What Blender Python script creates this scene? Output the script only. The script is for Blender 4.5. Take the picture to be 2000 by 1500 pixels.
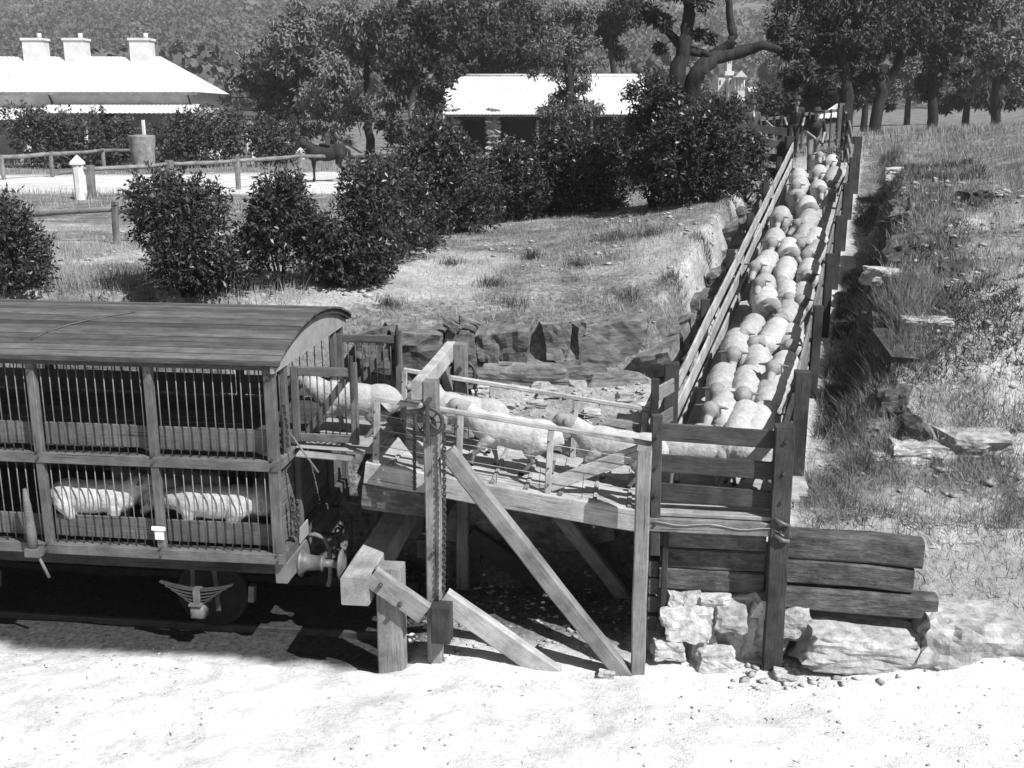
import bpy, bmesh, math, random
import numpy as np
from mathutils import Matrix, Vector, noise
random.seed(7); RNG = np.random.default_rng(11)
scene = bpy.context.scene
COL = scene.collection
for o in list(bpy.data.objects): bpy.data.objects.remove(o)

# ------------------------------------------------------------------ camera, sky, sun, exposure
cam_d = bpy.data.cameras.new("camera"); cam = bpy.data.objects.new("camera", cam_d); COL.objects.link(cam)
CAMH = 5.9; PITCH = math.radians(14.1); FPX = 2100.0
cam.location = (0, 0, CAMH); cam.rotation_euler = (math.pi/2 - PITCH, 0, 0)
cam_d.sensor_width = 36; cam_d.lens = 36*FPX/2000; cam_d.clip_start = .1; cam_d.clip_end = 3000
scene.camera = cam
SUN_EL = math.radians(49); SUN_AZ = math.atan2(.73, -.68)          # azimuth clockwise from +Y
world = bpy.data.worlds.new("World"); scene.world = world; world.use_nodes = True
nt = world.node_tree; nt.nodes.clear()
sky = nt.nodes.new('ShaderNodeTexSky'); sky.sky_type = 'NISHITA'; sky.sun_disc = False
sky.sun_elevation = SUN_EL; sky.sun_rotation = SUN_AZ
bw = nt.nodes.new('ShaderNodeRGBToBW'); bg = nt.nodes.new('ShaderNodeBackground'); wo = nt.nodes.new('ShaderNodeOutputWorld')
bg.inputs['Strength'].default_value = .05
nt.links.new(sky.outputs[0], bw.inputs[0]); nt.links.new(bw.outputs[0], bg.inputs[0]); nt.links.new(bg.outputs[0], wo.inputs[0])
sd = bpy.data.lights.new("sun", 'SUN'); sd.energy = 5.0; sd.angle = math.radians(.5); sd.color = (1, 1, 1)
so = bpy.data.objects.new("sun", sd); COL.objects.link(so); so.location = (20, -15, 40)
SUNV = Vector((math.sin(SUN_AZ)*math.cos(SUN_EL), math.cos(SUN_AZ)*math.cos(SUN_EL), math.sin(SUN_EL)))
so.rotation_euler = SUNV.to_track_quat('Z', 'Y').to_euler()
vs = scene.view_settings
vs.view_transform = 'Standard'; vs.look = 'None'; vs.exposure = .68; vs.gamma = 1; vs.use_curve_mapping = False

# ------------------------------------------------------------------ frames and picture-to-place helpers
CP, SP = math.cos(PITCH), math.sin(PITCH)
YAW = math.radians(-7); UX, UY = math.cos(YAW), math.sin(YAW)
def LW(a, b, z): return Vector((a*UX - b*UY, 11.75 + a*UY + b*UX, z))      # railway frame: a along the track, b away from us
def ray(px, py):
    u = (px-1000)/FPX; v = (750-py)/FPX
    return (u, CP+v*SP, -SP+v*CP)
def uz(px, py, z):
    r = ray(px, py); t = (z-CAMH)/r[2]; return Vector((r[0]*t, r[1]*t, z))
def uy(px, py, y):
    r = ray(px, py); t = y/r[1]; return Vector((r[0]*t, y, CAMH+r[2]*t))
def ss(e0, e1, x):
    t = np.clip((x-e0)/(e1-e0), 0, 1); return t*t*(3-2*t)
# race: axis on the ground, floor height
def race_x(y): return 2.845 + .3455*(y-13.3)
def race_z(y): return 1.6 + .177*(y-13.3)
RD = Vector((.3266, .9452, 0)); RN = Vector((.9452, -.3266, 0))

# ------------------------------------------------------------------ materials (the photograph is black and white: all greys)
MATS = {}
def mat(name, c0, c1, scale=4, stretch=(1, 1, 1), rough=.85, bump=.2, detail=6, spec=.25, var=.0, coord='Object', c2=None, metal=0, bscale=None, dist=.01, stain=0):
    m = bpy.data.materials.new(name); m.use_nodes = True; n = m.node_tree.nodes; l = m.node_tree.links
    p = n['Principled BSDF']; p.inputs['Roughness'].default_value = rough; p.inputs['Specular IOR Level'].default_value = spec
    p.inputs['Metallic'].default_value = metal
    tc = n.new('ShaderNodeTexCoord'); oi = n.new('ShaderNodeObjectInfo')
    mp = n.new('ShaderNodeMapping'); mp.inputs['Scale'].default_value = stretch
    off = n.new('ShaderNodeMath'); off.operation = 'MULTIPLY'; off.inputs[1].default_value = 37
    l.new(oi.outputs['Random'], off.inputs[0]); l.new(off.outputs[0], mp.inputs['Location'])
    l.new(tc.outputs[coord], mp.inputs['Vector'])
    t = n.new('ShaderNodeTexNoise'); t.inputs['Scale'].default_value = scale; t.inputs['Detail'].default_value = detail; t.inputs['Roughness'].default_value = .65
    l.new(mp.outputs[0], t.inputs['Vector'])
    r = n.new('ShaderNodeValToRGB'); r.color_ramp.elements[0].position = .32; r.color_ramp.elements[1].position = .68
    r.color_ramp.elements[0].color = (c0, c0, c0, 1); r.color_ramp.elements[1].color = (c1, c1, c1, 1)
    if c2 is not None:
        e = r.color_ramp.elements.new(.5); e.color = (c2, c2, c2, 1)
    l.new(t.outputs['Fac'], r.inputs[0]); out = r.outputs[0]
    if stain:
        ts = n.new('ShaderNodeTexNoise'); ts.inputs['Scale'].default_value = 2.3; ts.inputs['Detail'].default_value = 7; ts.inputs['Roughness'].default_value = .7
        ad = n.new('ShaderNodeVectorMath'); ad.operation = 'ADD'; l.new(tc.outputs[coord], ad.inputs[0]); l.new(off.outputs[0], ad.inputs[1]); l.new(ad.outputs[0], ts.inputs['Vector'])
        ms = n.new('ShaderNodeMapRange'); ms.inputs[1].default_value = .35; ms.inputs[2].default_value = .62; ms.inputs[3].default_value = 1-stain; ms.inputs[4].default_value = 1+stain*.35; l.new(ts.outputs['Fac'], ms.inputs[0])
        if stretch == (1, 14, 14):
            tk = n.new('ShaderNodeTexNoise'); tk.inputs['Scale'].default_value = 2.2; tk.inputs['Detail'].default_value = 3; mk = n.new('ShaderNodeMapping'); mk.inputs['Scale'].default_value = (.5, 1.6, 1.6); l.new(mp.outputs[0], mk.inputs['Vector']); l.new(mk.outputs[0], tk.inputs['Vector'])
            kr = n.new('ShaderNodeMapRange'); kr.inputs[1].default_value = .30; kr.inputs[2].default_value = .36; kr.inputs[3].default_value = .3; kr.inputs[4].default_value = 1; l.new(tk.outputs['Fac'], kr.inputs[0])
            mm = n.new('ShaderNodeMath'); mm.operation = 'MULTIPLY'; l.new(kr.outputs[0], mm.inputs[0]); l.new(ms.outputs[0], mm.inputs[1]); ms = mm
        mq = n.new('ShaderNodeMix'); mq.data_type = 'RGBA'; mq.blend_type = 'MULTIPLY'; mq.inputs[0].default_value = 1; l.new(out, mq.inputs[6]); l.new(ms.outputs[0], mq.inputs[7]); out = mq.outputs[2]
    if var:
        mr = n.new('ShaderNodeMapRange'); mr.inputs[3].default_value = 1-var; mr.inputs[4].default_value = 1+var
        l.new(oi.outputs['Random'], mr.inputs[0])
        mx = n.new('ShaderNodeMix'); mx.data_type = 'RGBA'; mx.blend_type = 'MULTIPLY'; mx.inputs[0].default_value = 1
        l.new(out, mx.inputs[6]); l.new(mr.outputs[0], mx.inputs[7]); out = mx.outputs[2]
    l.new(out, p.inputs['Base Color'])
    if bump:
        b = n.new('ShaderNodeBump'); b.inputs['Strength'].default_value = bump; b.inputs['Distance'].default_value = dist
        if bscale:
            t2 = n.new('ShaderNodeTexNoise'); t2.inputs['Scale'].default_value = bscale; t2.inputs['Detail'].default_value = 5
            l.new(mp.outputs[0], t2.inputs['Vector']); l.new(t2.outputs['Fac'], b.inputs['Height'])
        else: l.new(t.outputs['Fac'], b.inputs['Height'])
        l.new(b.outputs[0], p.inputs['Normal'])
    MATS[name] = m; return m
G = (1, 14, 14)
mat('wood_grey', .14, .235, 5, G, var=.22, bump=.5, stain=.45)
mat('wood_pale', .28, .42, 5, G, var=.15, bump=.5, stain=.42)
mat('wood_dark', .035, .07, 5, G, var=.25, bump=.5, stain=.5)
mat('wood_wagon', .085, .14, 5, G, var=.15, bump=.4, stain=.4)
mat('wood_roof', .06, .125, 2, (1, 9, 9), var=.38, bump=.35, stain=.35)
mat('wood_sleeper', .06, .15, 6, (1, 4, 4), var=.2, bump=1, dist=.03, stain=.6)
mat('paint_white', .62, .80, 5, bump=.1)
mat('paint_grey', .20, .30, 5, bump=.1)
mat('iron', .02, .06, 9, rough=.55, spec=.5, bump=.2)
mat('iron_light', .07, .15, 9, rough=.5, spec=.5, bump=.2)
mat('wire', .2, .4, 9, rough=.5)
mat('iron_black', .008, .02, 9, rough=.8, spec=.2, bump=.2)
mat('rope', .08, .2, 40)
mat('wool', .31, .45, 14, var=.16, bump=.7, bscale=130, dist=.006, stain=.15, rough=.95, spec=.05)
mat('wool_dusty', .19, .29, 14, var=.15, bump=.7, bscale=130, dist=.006, rough=.95, spec=.05)
mat('sheep_face', .11, .19, 12, var=.12, bump=.3, rough=.9)
mat('sheep_muzzle', .26, .38, 12, bump=.2, rough=.9)
mat('sheep_leg', .12, .22, 12, bump=.2)
mat('black_soft', .008, .02, 10, rough=.5, bump=0)
mat('leaf_shrub', .018, .06, 30, rough=.40, spec=.4, bump=0, coord='Object')
mat('leaf_gum', .09, .19, 6, rough=.6, spec=.3, bump=0)
mat('leaf_dark', .022, .06, 6, rough=.6, spec=.3, bump=0)
mat('leaf_vine', .03, .08, 6, rough=.6, spec=.3, bump=0)
mat('leaf_far', .05, .14, .09, rough=.8, spec=.1, bump=0)
mat('bark', .012, .04, 7, (1, 1, .25), bump=1, dist=.05)
mat('bark_pale', .15, .42, 3, (1, 1, .3), bump=.5, dist=.03)
mat('grass_dry', .13, .38, 2.5, rough=.8, spec=.1, bump=0, coord='Object')
mat('weed', .09, .26, 3, rough=.8, spec=.1, bump=0)
mat('rock', .08, .22, 5, (1, 1, 2.2), bump=1, dist=.03, var=.18, c2=.15, detail=12, stain=.35)
mat('rock_dark', .03, .12, 6, (1, 1, 2), bump=1, dist=.04, var=.2, c2=.07, detail=12, stain=.4)
mat('rock_pale', .22, .5, 9, bump=1, dist=.025, var=.15, detail=12, c2=.4, stain=.3)
mat('stone_litter', .16, .5, 9, bump=.2, spec=.05, rough=1)
mat('roof_iron', .50, .66, 2, stain=.12, rough=.5, bump=0)
mat('plaster', .5, .68, 2, bump=.1)
mat('brick_dark', .10, .2, 9, bump=.3)
mat('stonework', .16, .34, 5, bump=.6, var=.25)
mat('dark_inside', .01, .02, 4, bump=0)
mat('horse_hide', .012, .03, 6, rough=.7, spec=.15, bump=0)
mat('cloth_dark', .02, .045, 20, bump=.1)
mat('cloth_suit', .05, .09, 30, bump=.1)
mat('cloth_light', .45, .6, 20, bump=.1)
mat('cloth_mid', .14, .22, 20, bump=.1)
mat('skin', .24, .30, 20, bump=0, rough=.6)
mat('felt', .03, .06, 20, bump=.1)
mat('road_dust', .6, .8, 1.2, bump=.3)
mat('tank_iron', .12, .3, 4, bump=.1)

# ------------------------------------------------------------------ object helpers
TM = {}                                     # world matrix of things and parts
def props(o, label=None, cat=None, group=None, kind=None):
    if label: o['label'] = label
    if cat: o['category'] = cat
    if group: o['group'] = group
    if kind: o['kind'] = kind
    return o
def thing(name, label, cat, loc=(0, 0, 0), rotz=0, group=None):
    o = bpy.data.objects.new(name, None); COL.objects.link(o); o.empty_display_size = .2
    M = Matrix.Translation(Vector(loc)) @ Matrix.Rotation(rotz, 4, 'Z'); o.matrix_basis = M; TM[o.name] = M
    return props(o, label, cat, group)
def place(name, me, m=None, parent=None, M=None):
    o = bpy.data.objects.new(name, me); COL.objects.link(o); M = M or Matrix.Identity(4)
    if parent is not None:
        o.parent = parent; o.matrix_parent_inverse = TM[parent.name].inverted()
    o.matrix_basis = M; TM[o.name] = M
    if m and not me.materials: me.materials.append(MATS[m])
    return o
def mesh(name, v, f, m=None, smooth=False):
    me = bpy.data.meshes.new(name); me.from_pydata([tuple(p) for p in v], [], [tuple(q) for q in f]); me.update()
    if m: me.materials.append(MATS[m])
    if smooth: me.polygons.foreach_set('use_smooth', [True]*len(me.polygons))
    return me
def big_mesh(name, v, f, m=None):           # numpy: v (n,3), f (k,3 or 4)
    me = bpy.data.meshes.new(name); k = f.shape[1]
    me.vertices.add(len(v)); me.vertices.foreach_set('co', v.astype(np.float32).ravel())
    me.loops.add(f.size); me.loops.foreach_set('vertex_index', f.astype(np.int32).ravel())
    me.polygons.add(len(f)); me.polygons.foreach_set('loop_start', np.arange(0, f.size, k, dtype=np.int32))
    me.update(calc_edges=True)
    if m: me.materials.append(MATS[m])
    return me
def axis_matrix(p0, p1, roll=0, up=Vector((0, 0, 1))):
    x = (p1-p0).normalized()
    if abs(x.dot(up)) > .97: up = Vector((-UY, UX, 0))
    y = up.cross(x).normalized(); z = x.cross(y)
    M = Matrix((( x.x, y.x, z.x, 0), (x.y, y.y, z.y, 0), (x.z, y.z, z.z, 0), (0, 0, 0, 1)))
    return Matrix.Translation(p0) @ M @ Matrix.Rotation(roll, 4, 'X')
BM = {}
def beam_mesh(l, w, h, m, bev=.008, jit=.003, var=None):
    key = ('b', round(l, 3), round(w, 3), round(h, 3), m, bev, jit, random.randrange(3) if var is None else var)
    if key in BM: return BM[key]
    n = max(2, min(6, int(l/.5)+1)); v = []; f = []
    cs = [(-w/2+bev, -h/2), (w/2-bev, -h/2), (w/2, -h/2+bev), (w/2, h/2-bev), (w/2-bev, h/2), (-w/2+bev, h/2), (-w/2, h/2-bev), (-w/2, -h/2+bev)]
    for i in range(n):
        dy, dz = (random.uniform(-jit, jit), random.uniform(-jit, jit))
        for (y, z) in cs: v.append((l*i/(n-1), y+dy+random.uniform(-jit, jit)*.4, z+dz+random.uniform(-jit, jit)*.4))
    for i in range(n-1):
        for k in range(8): f.append((i*8+k, i*8+(k+1) % 8, (i+1)*8+(k+1) % 8, (i+1)*8+k)[::-1])
    f.append(tuple(range(8))); f.append(tuple(range((n-1)*8, n*8))[::-1])
    f = [q[::-1] for q in f[:-2]] + [f[-2][::-1], f[-1][::-1]]
    BM[key] = mesh('timber', v, f, m); return BM[key]
def beam(name, p0, p1, w, h, m, parent, roll=0, bev=.008, jit=.003):
    p0 = Vector(p0); p1 = Vector(p1)
    return place(name, beam_mesh((p1-p0).length, w, h, m, bev, jit), None, parent, axis_matrix(p0, p1, roll))
def LB(name, p0, p1, w, h, m, parent, **k): return beam(name, LW(*p0), LW(*p1), w, h, m, parent, **k)
def rod_mesh(l, r, m, r1=None, seg=7):
    key = ('r', round(l, 3), r, m, r1, seg)
    if key in BM: return BM[key]
    r1 = r if r1 is None else r1; v = []; f = []
    for x, q in ((0, r), (l, r1)):
        for k in range(seg): v.append((x, q*math.cos(2*math.pi*k/seg), q*math.sin(2*math.pi*k/seg)))
    for k in range(seg): f.append((k, (k+1) % seg, seg+(k+1) % seg, seg+k)[::-1])
    f.append(tuple(range(seg))); f.append(tuple(range(seg, 2*seg))[::-1])
    f = [q[::-1] for q in f]
    BM[key] = mesh('rod', v, f, m); BM[key].polygons.foreach_set('use_smooth', [True]*seg+[False]*2); return BM[key]
def rod(name, p0, p1, r, m, parent, r1=None, seg=7):
    p0 = Vector(p0); p1 = Vector(p1)
    return place(name, rod_mesh((p1-p0).length, r, m, r1, seg), None, parent, axis_matrix(p0, p1))
def LR(name, p0, p1, r, m, parent, **k): return rod(name, LW(*p0), LW(*p1), r, m, parent, **k)
def sweep(pts, rad, seg=8, caps=True):
    pts = [Vector(p) for p in pts]; v = []; f = []; n = len(pts)
    ref = Vector((.31, .2, .93)).normalized()
    for i, p in enumerate(pts):
        d = (pts[min(i+1, n-1)]-pts[max(i-1, 0)]).normalized(); s = d.cross(ref)
        if s.length < .05: s = d.cross(Vector((1, 0, 0)))
        s.normalize(); t = s.cross(d); r = rad[i] if hasattr(rad, '__len__') else rad
        for k in range(seg):
            a = 2*math.pi*k/seg; v.append(p+s*(r*math.cos(a))+t*(r*math.sin(a)))
    for i in range(n-1):
        for k in range(seg): f.append((i*seg+k, i*seg+(k+1) % seg, (i+1)*seg+(k+1) % seg, (i+1)*seg+k))
    if caps: f.append(tuple(range(seg))[::-1]); f.append(tuple(range((n-1)*seg, n*seg)))
    return v, f
def tube(name, pts, rad, m, parent, seg=8):
    pts = [Vector(p) for p in pts]; o = pts[0]
    v, f = sweep([p-o for p in pts], rad, seg)
    return place(name, mesh(name, v, f, m, True), None, parent, Matrix.Translation(o))
def lathe_mesh(name, prof, m, seg=20):       # profile of (x, r) about the local x axis
    v = []; f = []
    for (x, r) in prof:
        for k in range(seg): v.append((x, r*math.cos(2*math.pi*k/seg), r*math.sin(2*math.pi*k/seg)))
    for i in range(len(prof)-1):
        for k in range(seg): f.append((i*seg+k, (i+1)*seg+k, (i+1)*seg+(k+1) % seg, i*seg+(k+1) % seg)[::-1])
    f = [q[::-1] for q in f]
    f.append(tuple(range(seg))); f.append(tuple(range((len(prof)-1)*seg, len(prof)*seg))[::-1])
    me = mesh(name, v, f, m, True); bmx = bmesh.new(); bmx.from_mesh(me); bmesh.ops.recalc_face_normals(bmx, faces=bmx.faces); bmx.to_mesh(me); bmx.free(); return me
def chain_mesh(pts, m='iron', link=.055, r=.009):
    pts = [Vector(p) for p in pts]; V = []; Fc = []; d = 0; k = 0
    tot = [(pts[i], pts[i+1]) for i in range(len(pts)-1)]
    for (p, q) in tot:
        n = max(1, int((q-p).length/(link*.72)))
        for i in range(n):
            c = p.lerp(q, (i+.5)/n); ax = (q-p).normalized(); s = ax.cross(Vector((.3, .8, .1))).normalized(); t = ax.cross(s)
            if k % 2: s = t
            ring = [c+ax*(link*.5*math.cos(w))+s*(link*.3*math.sin(w)) for w in [2*math.pi*j/8 for j in range(8)]]
            b = len(V); vv, ff = sweep(ring+[ring[0]], r, 4, False)
            V += vv; Fc += [tuple(x+b for x in q2) for q2 in ff]; k += 1
    return V, Fc
def chain(name, pts, parent, m='iron', **k):
    o = Vector(pts[0]); V, Fc = chain_mesh([Vector(p)-o for p in pts], m, **k)
    return place(name, mesh(name, V, Fc, m), None, parent, Matrix.Translation(o))
def rock_mesh(sx, sy, sz, m, seed=0, sub=2, rough=.12, angular=.5):
    rr = random.Random(seed); bmx = bmesh.new()
    pts = [Vector((rr.gauss(0, 1), rr.gauss(0, 1), rr.gauss(0, 1))).normalized()*rr.uniform(.8, 1.1) for _ in range(16)]
    pts = [Vector((max(-.8, min(.8, p.x)), max(-.8, min(.8, p.y)), max(-.8, min(.8, p.z)))) for p in pts]
    for p in pts: bmx.verts.new(p)
    r = bmesh.ops.convex_hull(bmx, input=bmx.verts)
    bmesh.ops.delete(bmx, geom=[g for g in r['geom_interior'] if isinstance(g, bmesh.types.BMVert)], context='VERTS')
    for _ in range(sub-1): bmesh.ops.subdivide_edges(bmx, edges=bmx.edges, cuts=1, use_grid_fill=True)
    bmesh.ops.triangulate(bmx, faces=bmx.faces)
    off = Vector((seed*3.1, seed*1.7, 0))
    for v in bmx.verts:
        n = noise.noise(v.co*1.8+off)*rough + noise.noise(v.co*5+off)*rough*.4
        v.co = v.co*(1+n); v.co = Vector((v.co.x*sx/.8, v.co.y*sy/.8, v.co.z*sz/.8))
    bmesh.ops.recalc_face_normals(bmx, faces=bmx.faces)
    me = bpy.data.meshes.new('rock'); bmx.to_mesh(me); bmx.free()
    if m: me.materials.append(MATS[m])
    return me
def block_mesh(sx, sy, sz, m, seed=0, rough=.06, cuts=4):
    bmx = bmesh.new(); bmesh.ops.create_cube(bmx, size=2); bmesh.ops.subdivide_edges(bmx, edges=bmx.edges, cuts=cuts, use_grid_fill=True)
    rr = random.Random(seed); off = Vector((seed*3.7, seed*1.9, seed*.7)); sk = [rr.uniform(-.18, .18) for _ in range(5)]
    for v in bmx.verts:
        p = v.co.copy(); q = p.length; k = 1-.10*max(0, q-1.15)
        p = Vector((p.x*(1+sk[0]*p.z+sk[3]*p.y), p.y*(1+sk[1]*p.z), p.z*(1+sk[2]*p.x)))*k
        d = noise.noise(p*1.3+off)*rough*2.2+noise.noise(p*3.7+off)*rough+noise.noise(p*9+off)*rough*.5
        p = p*(1+d); v.co = Vector((p.x*sx, p.y*sy, p.z*sz))
    bmesh.ops.triangulate(bmx, faces=bmx.faces); me = bpy.data.meshes.new('rock'); bmx.to_mesh(me); bmx.free()
    if m: me.materials.append(MATS[m])
    return me
_ico = {}
def ico(k=2):
    if k not in _ico:
        b = bmesh.new(); bmesh.ops.create_icosphere(b, subdivisions=k, radius=1)
        _ico[k] = (np.array([v.co[:] for v in b.verts]), np.array([[v.index for v in fc.verts] for fc in b.faces])); b.free()
    return _ico[k]
def blob(name, prims, voxel, smooth=4):
    """one continuous body from tapered capsules ('c', p0, p1, r0, r1[, flat]) and ellipsoids ('e', centre, radii)"""
    V = []; Fs = []; tot = [0]
    def add(c, r):
        q = np.max(r); iv, jf = ico(4 if q > .17 else 3 if q > .06 else 2)
        Fs.append(jf+tot[0]); V.append(iv*np.array(r)+np.array(c)); tot[0] += len(iv)
    for p in prims:
        if p[0] == 'e': add(p[1], p[2])
        else:
            p0, p1 = np.array(p[1], float), np.array(p[2], float); r0, r1 = p[3], p[4]; flat = np.array(p[5] if len(p) > 5 else (1, 1, 1))
            L_ = np.linalg.norm(p1-p0); n = max(2, int(L_/(min(r0, r1)*.3))+1); n = min(n, 40)
            for i in range(n):
                t = i/(n-1); add(p0+(p1-p0)*t, (r0+(r1-r0)*t)*flat)
    me = big_mesh(name+'_src', np.vstack(V), np.vstack(Fs))
    o = bpy.data.objects.new(name+'_src', me); COL.objects.link(o)
    md = o.modifiers.new('r', 'REMESH'); md.mode = 'VOXEL'; md.voxel_size = voxel
    if smooth:
        sm = o.modifiers.new('s', 'SMOOTH'); sm.factor = .5; sm.iterations = smooth
    dg = bpy.context.evaluated_depsgraph_get(); ev = o.evaluated_get(dg)
    res = bpy.data.meshes.new_from_object(ev, depsgraph=dg); res.name = name
    bpy.data.objects.remove(o); bpy.data.meshes.remove(me)
    res.polygons.foreach_set('use_smooth', [True]*len(res.polygons))
    return res
def leaf_quads(base, d, size, aspect=.3, fold=.25, rng=RNG):
    """leaf faces: base points (n,3), unit directions (n,3), lengths (n,)"""
    n = len(base); up = rng.normal(size=(n, 3)); s = np.cross(d, up); s /= np.linalg.norm(s, axis=1)[:, None]+1e-9
    nn = np.cross(s, d); L_ = size[:, None]; w = L_*aspect*.5
    mid = base+d*L_*.45-nn*L_*fold*.25
    tip = base+d*L_
    v = np.stack([base, mid+s*w+nn*L_*fold*.3, tip, mid-s*w+nn*L_*fold*.3], 1).reshape(-1, 3)
    i = np.arange(n)*4
    f = np.vstack([np.stack([i, i+1, i+2], 1), np.stack([i, i+2, i+3], 1)])
    return v, f
# ------------------------------------------------------------------ the ground
UPC = np.array([(-30,15,3.25),(-14,15.5,3.25),(-7,15.6,3.2),(-4.8,15.8,3.2),(-2.5,17,3.25),(-1.8,22,3.4),(0,20,3.35),(-1.5,15.6,2.85),(.4,15.7,2.95),(1.9,15.7,3.05),(2.2,17,3.3),
    (3.6,19,3.72),(4.6,22,4.2),(3,25,3.9),(0,27,3.5),(6,27,4.5),(7.5,30,4.62),(9,34,4.7),(-6,25,3.25),(-14,35,3.25),(-10,45,3.25),(-30,40,3.3),(0,40,3.4),(10,42,4.8),(20,45,5.3),(20,30,5.5),(14,24,5.0),(0,70,3.5),(-25,70,3.4),(25,75,4.6),(60,60,6),(-60,60,3.5),(0,110,4),(60,110,6),(-60,110,4.5)], float)
def _tps(d): return np.where(d > 1e-6, d*d*np.log(d+1e-9), 0)
def _fit():
    P = UPC[:, :2]; n = len(P); K = _tps(np.linalg.norm(P[:, None]-P[None], axis=2))+np.eye(n)*.6
    A = np.zeros((n+3, n+3)); A[:n, :n] = K; A[:n, n] = 1; A[:n, n+1:] = P; A[n, :n] = 1; A[n+1:, :n] = P.T
    return np.linalg.solve(A, np.concatenate([UPC[:, 2], [0, 0, 0]]))
_W = _fit()
def vnoise(x, y, s, seed=0):
    x = x*s+seed*17.3; y = y*s+seed*9.1; xi = np.floor(x); yi = np.floor(y); fx = x-xi; fy = y-yi
    def h(a, b): return np.modf(np.abs(np.sin(a*127.1+b*311.7+seed*74.7)*43758.5453))[0]
    u = fx*fx*(3-2*fx); v = fy*fy*(3-2*fy)
    return (h(xi, yi)*(1-u)+h(xi+1, yi)*u)*(1-v)+(h(xi, yi+1)*(1-u)+h(xi+1, yi+1)*u)*v
def fbm(x, y, s, o=4, seed=0):
    r = 0; a = .5
    for k in range(o): r = r+a*(vnoise(x, y, s*2**k, seed+k)-.5); a *= .5
    return r
def terrain(x, y, rough=True):
    x = np.asarray(x, float); y = np.asarray(y, float); sh = x.shape
    x = x.ravel(); y = y.ravel(); n = len(UPC)
    xc = np.clip(x, -60, 60); yc = np.clip(y, 10, 115)
    up = np.full(x.shape, _W[n])+_W[n+1]*xc+_W[n+2]*yc
    for i in range(n): up = up+_W[i]*_tps(np.hypot(xc-UPC[i, 0], yc-UPC[i, 1]))
    a = x*UX+(y-11.75)*UY; b = -x*UY+(y-11.75)*UX
    wob = fbm(x, y, .9, 3, 3)*.35
    # low ground of the cutting
    low = -.36+.10*ss(-.8, -2.2, b)-.19*ss(-.75, -.35, b)*ss(-1.0, -1.6, a)
    # bank behind the wagon
    zW = low+(up-low)*ss(3.0, 3.75, b+wob*.5)
    # bank behind the ramp: lower rocks, bench, ledge
    be = 1.85+.3*ss(2.15, 3.6, b)
    zM = low+(be-low)*ss(1.85, 2.3, b+wob*.4); zM = zM+(up-zM)*ss(3.55, 3.95, b+wob*.25)
    wM = ss(-1.6, -.9, a)
    z = zW*(1-wM)+zM*wM
    # right: fill behind the timber wall, the race, the right bank
    s = (x-race_x(y))*.9452; fl = race_z(y)-.16
    fill = np.maximum(fl, 1.0)
    zl = np.where(b > 2.2, z, fill)
    lat = ss(-1.5, -1.0, s)
    side = z*(1-lat)+fill*lat
    bank = (.15+1.15*ss(12.2, 15.5, y)-.6*ss(22, 29, y))*ss(1.2, 2.0, s+fbm(x, y, .7, 3, 9)*.8)+.22*np.maximum(s-2.5, 0)*ss(12, 15, y)*ss(45, 25, y)
    rr = side+bank*ss(.8, 1.2, s)
    front = -.36+.10*ss(-.8, -2.2, b)+.55*ss(3.0, 5.6, a)*ss(-1.4, .3, b)
    rr = front+(rr-front)*ss(.34, .5, b)
    wR = ss(1.55, 1.72, a)
    z = z*(1-wR)+rr*wR
    far = ss(29.5, 33, y); z = z*(1-far)+up*far
    # the valley and the hills beyond
    z = z+np.maximum(y-115, 0)*.010+np.maximum(y-325, 0)*.17+ss(330, 600, y)*9*fbm(x, y, .006, 3, 5)*2
    if rough:
        amp = .05+.05*ss(.2, -.8, b)+.10*ss(1.6, 2.4, b)*ss(16.5, 15, y)+.08*ss(1.2, 2.5, s)*ss(11.5, 13, y)
        inr = 1-.9*ss(1.05, .85, np.abs(s))*ss(12, 12.6, y)*ss(29, 28, y)
        z = z+(fbm(x, y, 1.1, 4, 1)*amp*1.6+fbm(x, y, 5, 3, 2)*amp*.9)*inr
        z = z+.03*fbm(x, y, 9, 2, 4)*ss(10.6, 9.5, y)*0
    return z.reshape(sh)
def gz(x, y): return float(terrain(np.array([x]), np.array([y]))[0])
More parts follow.
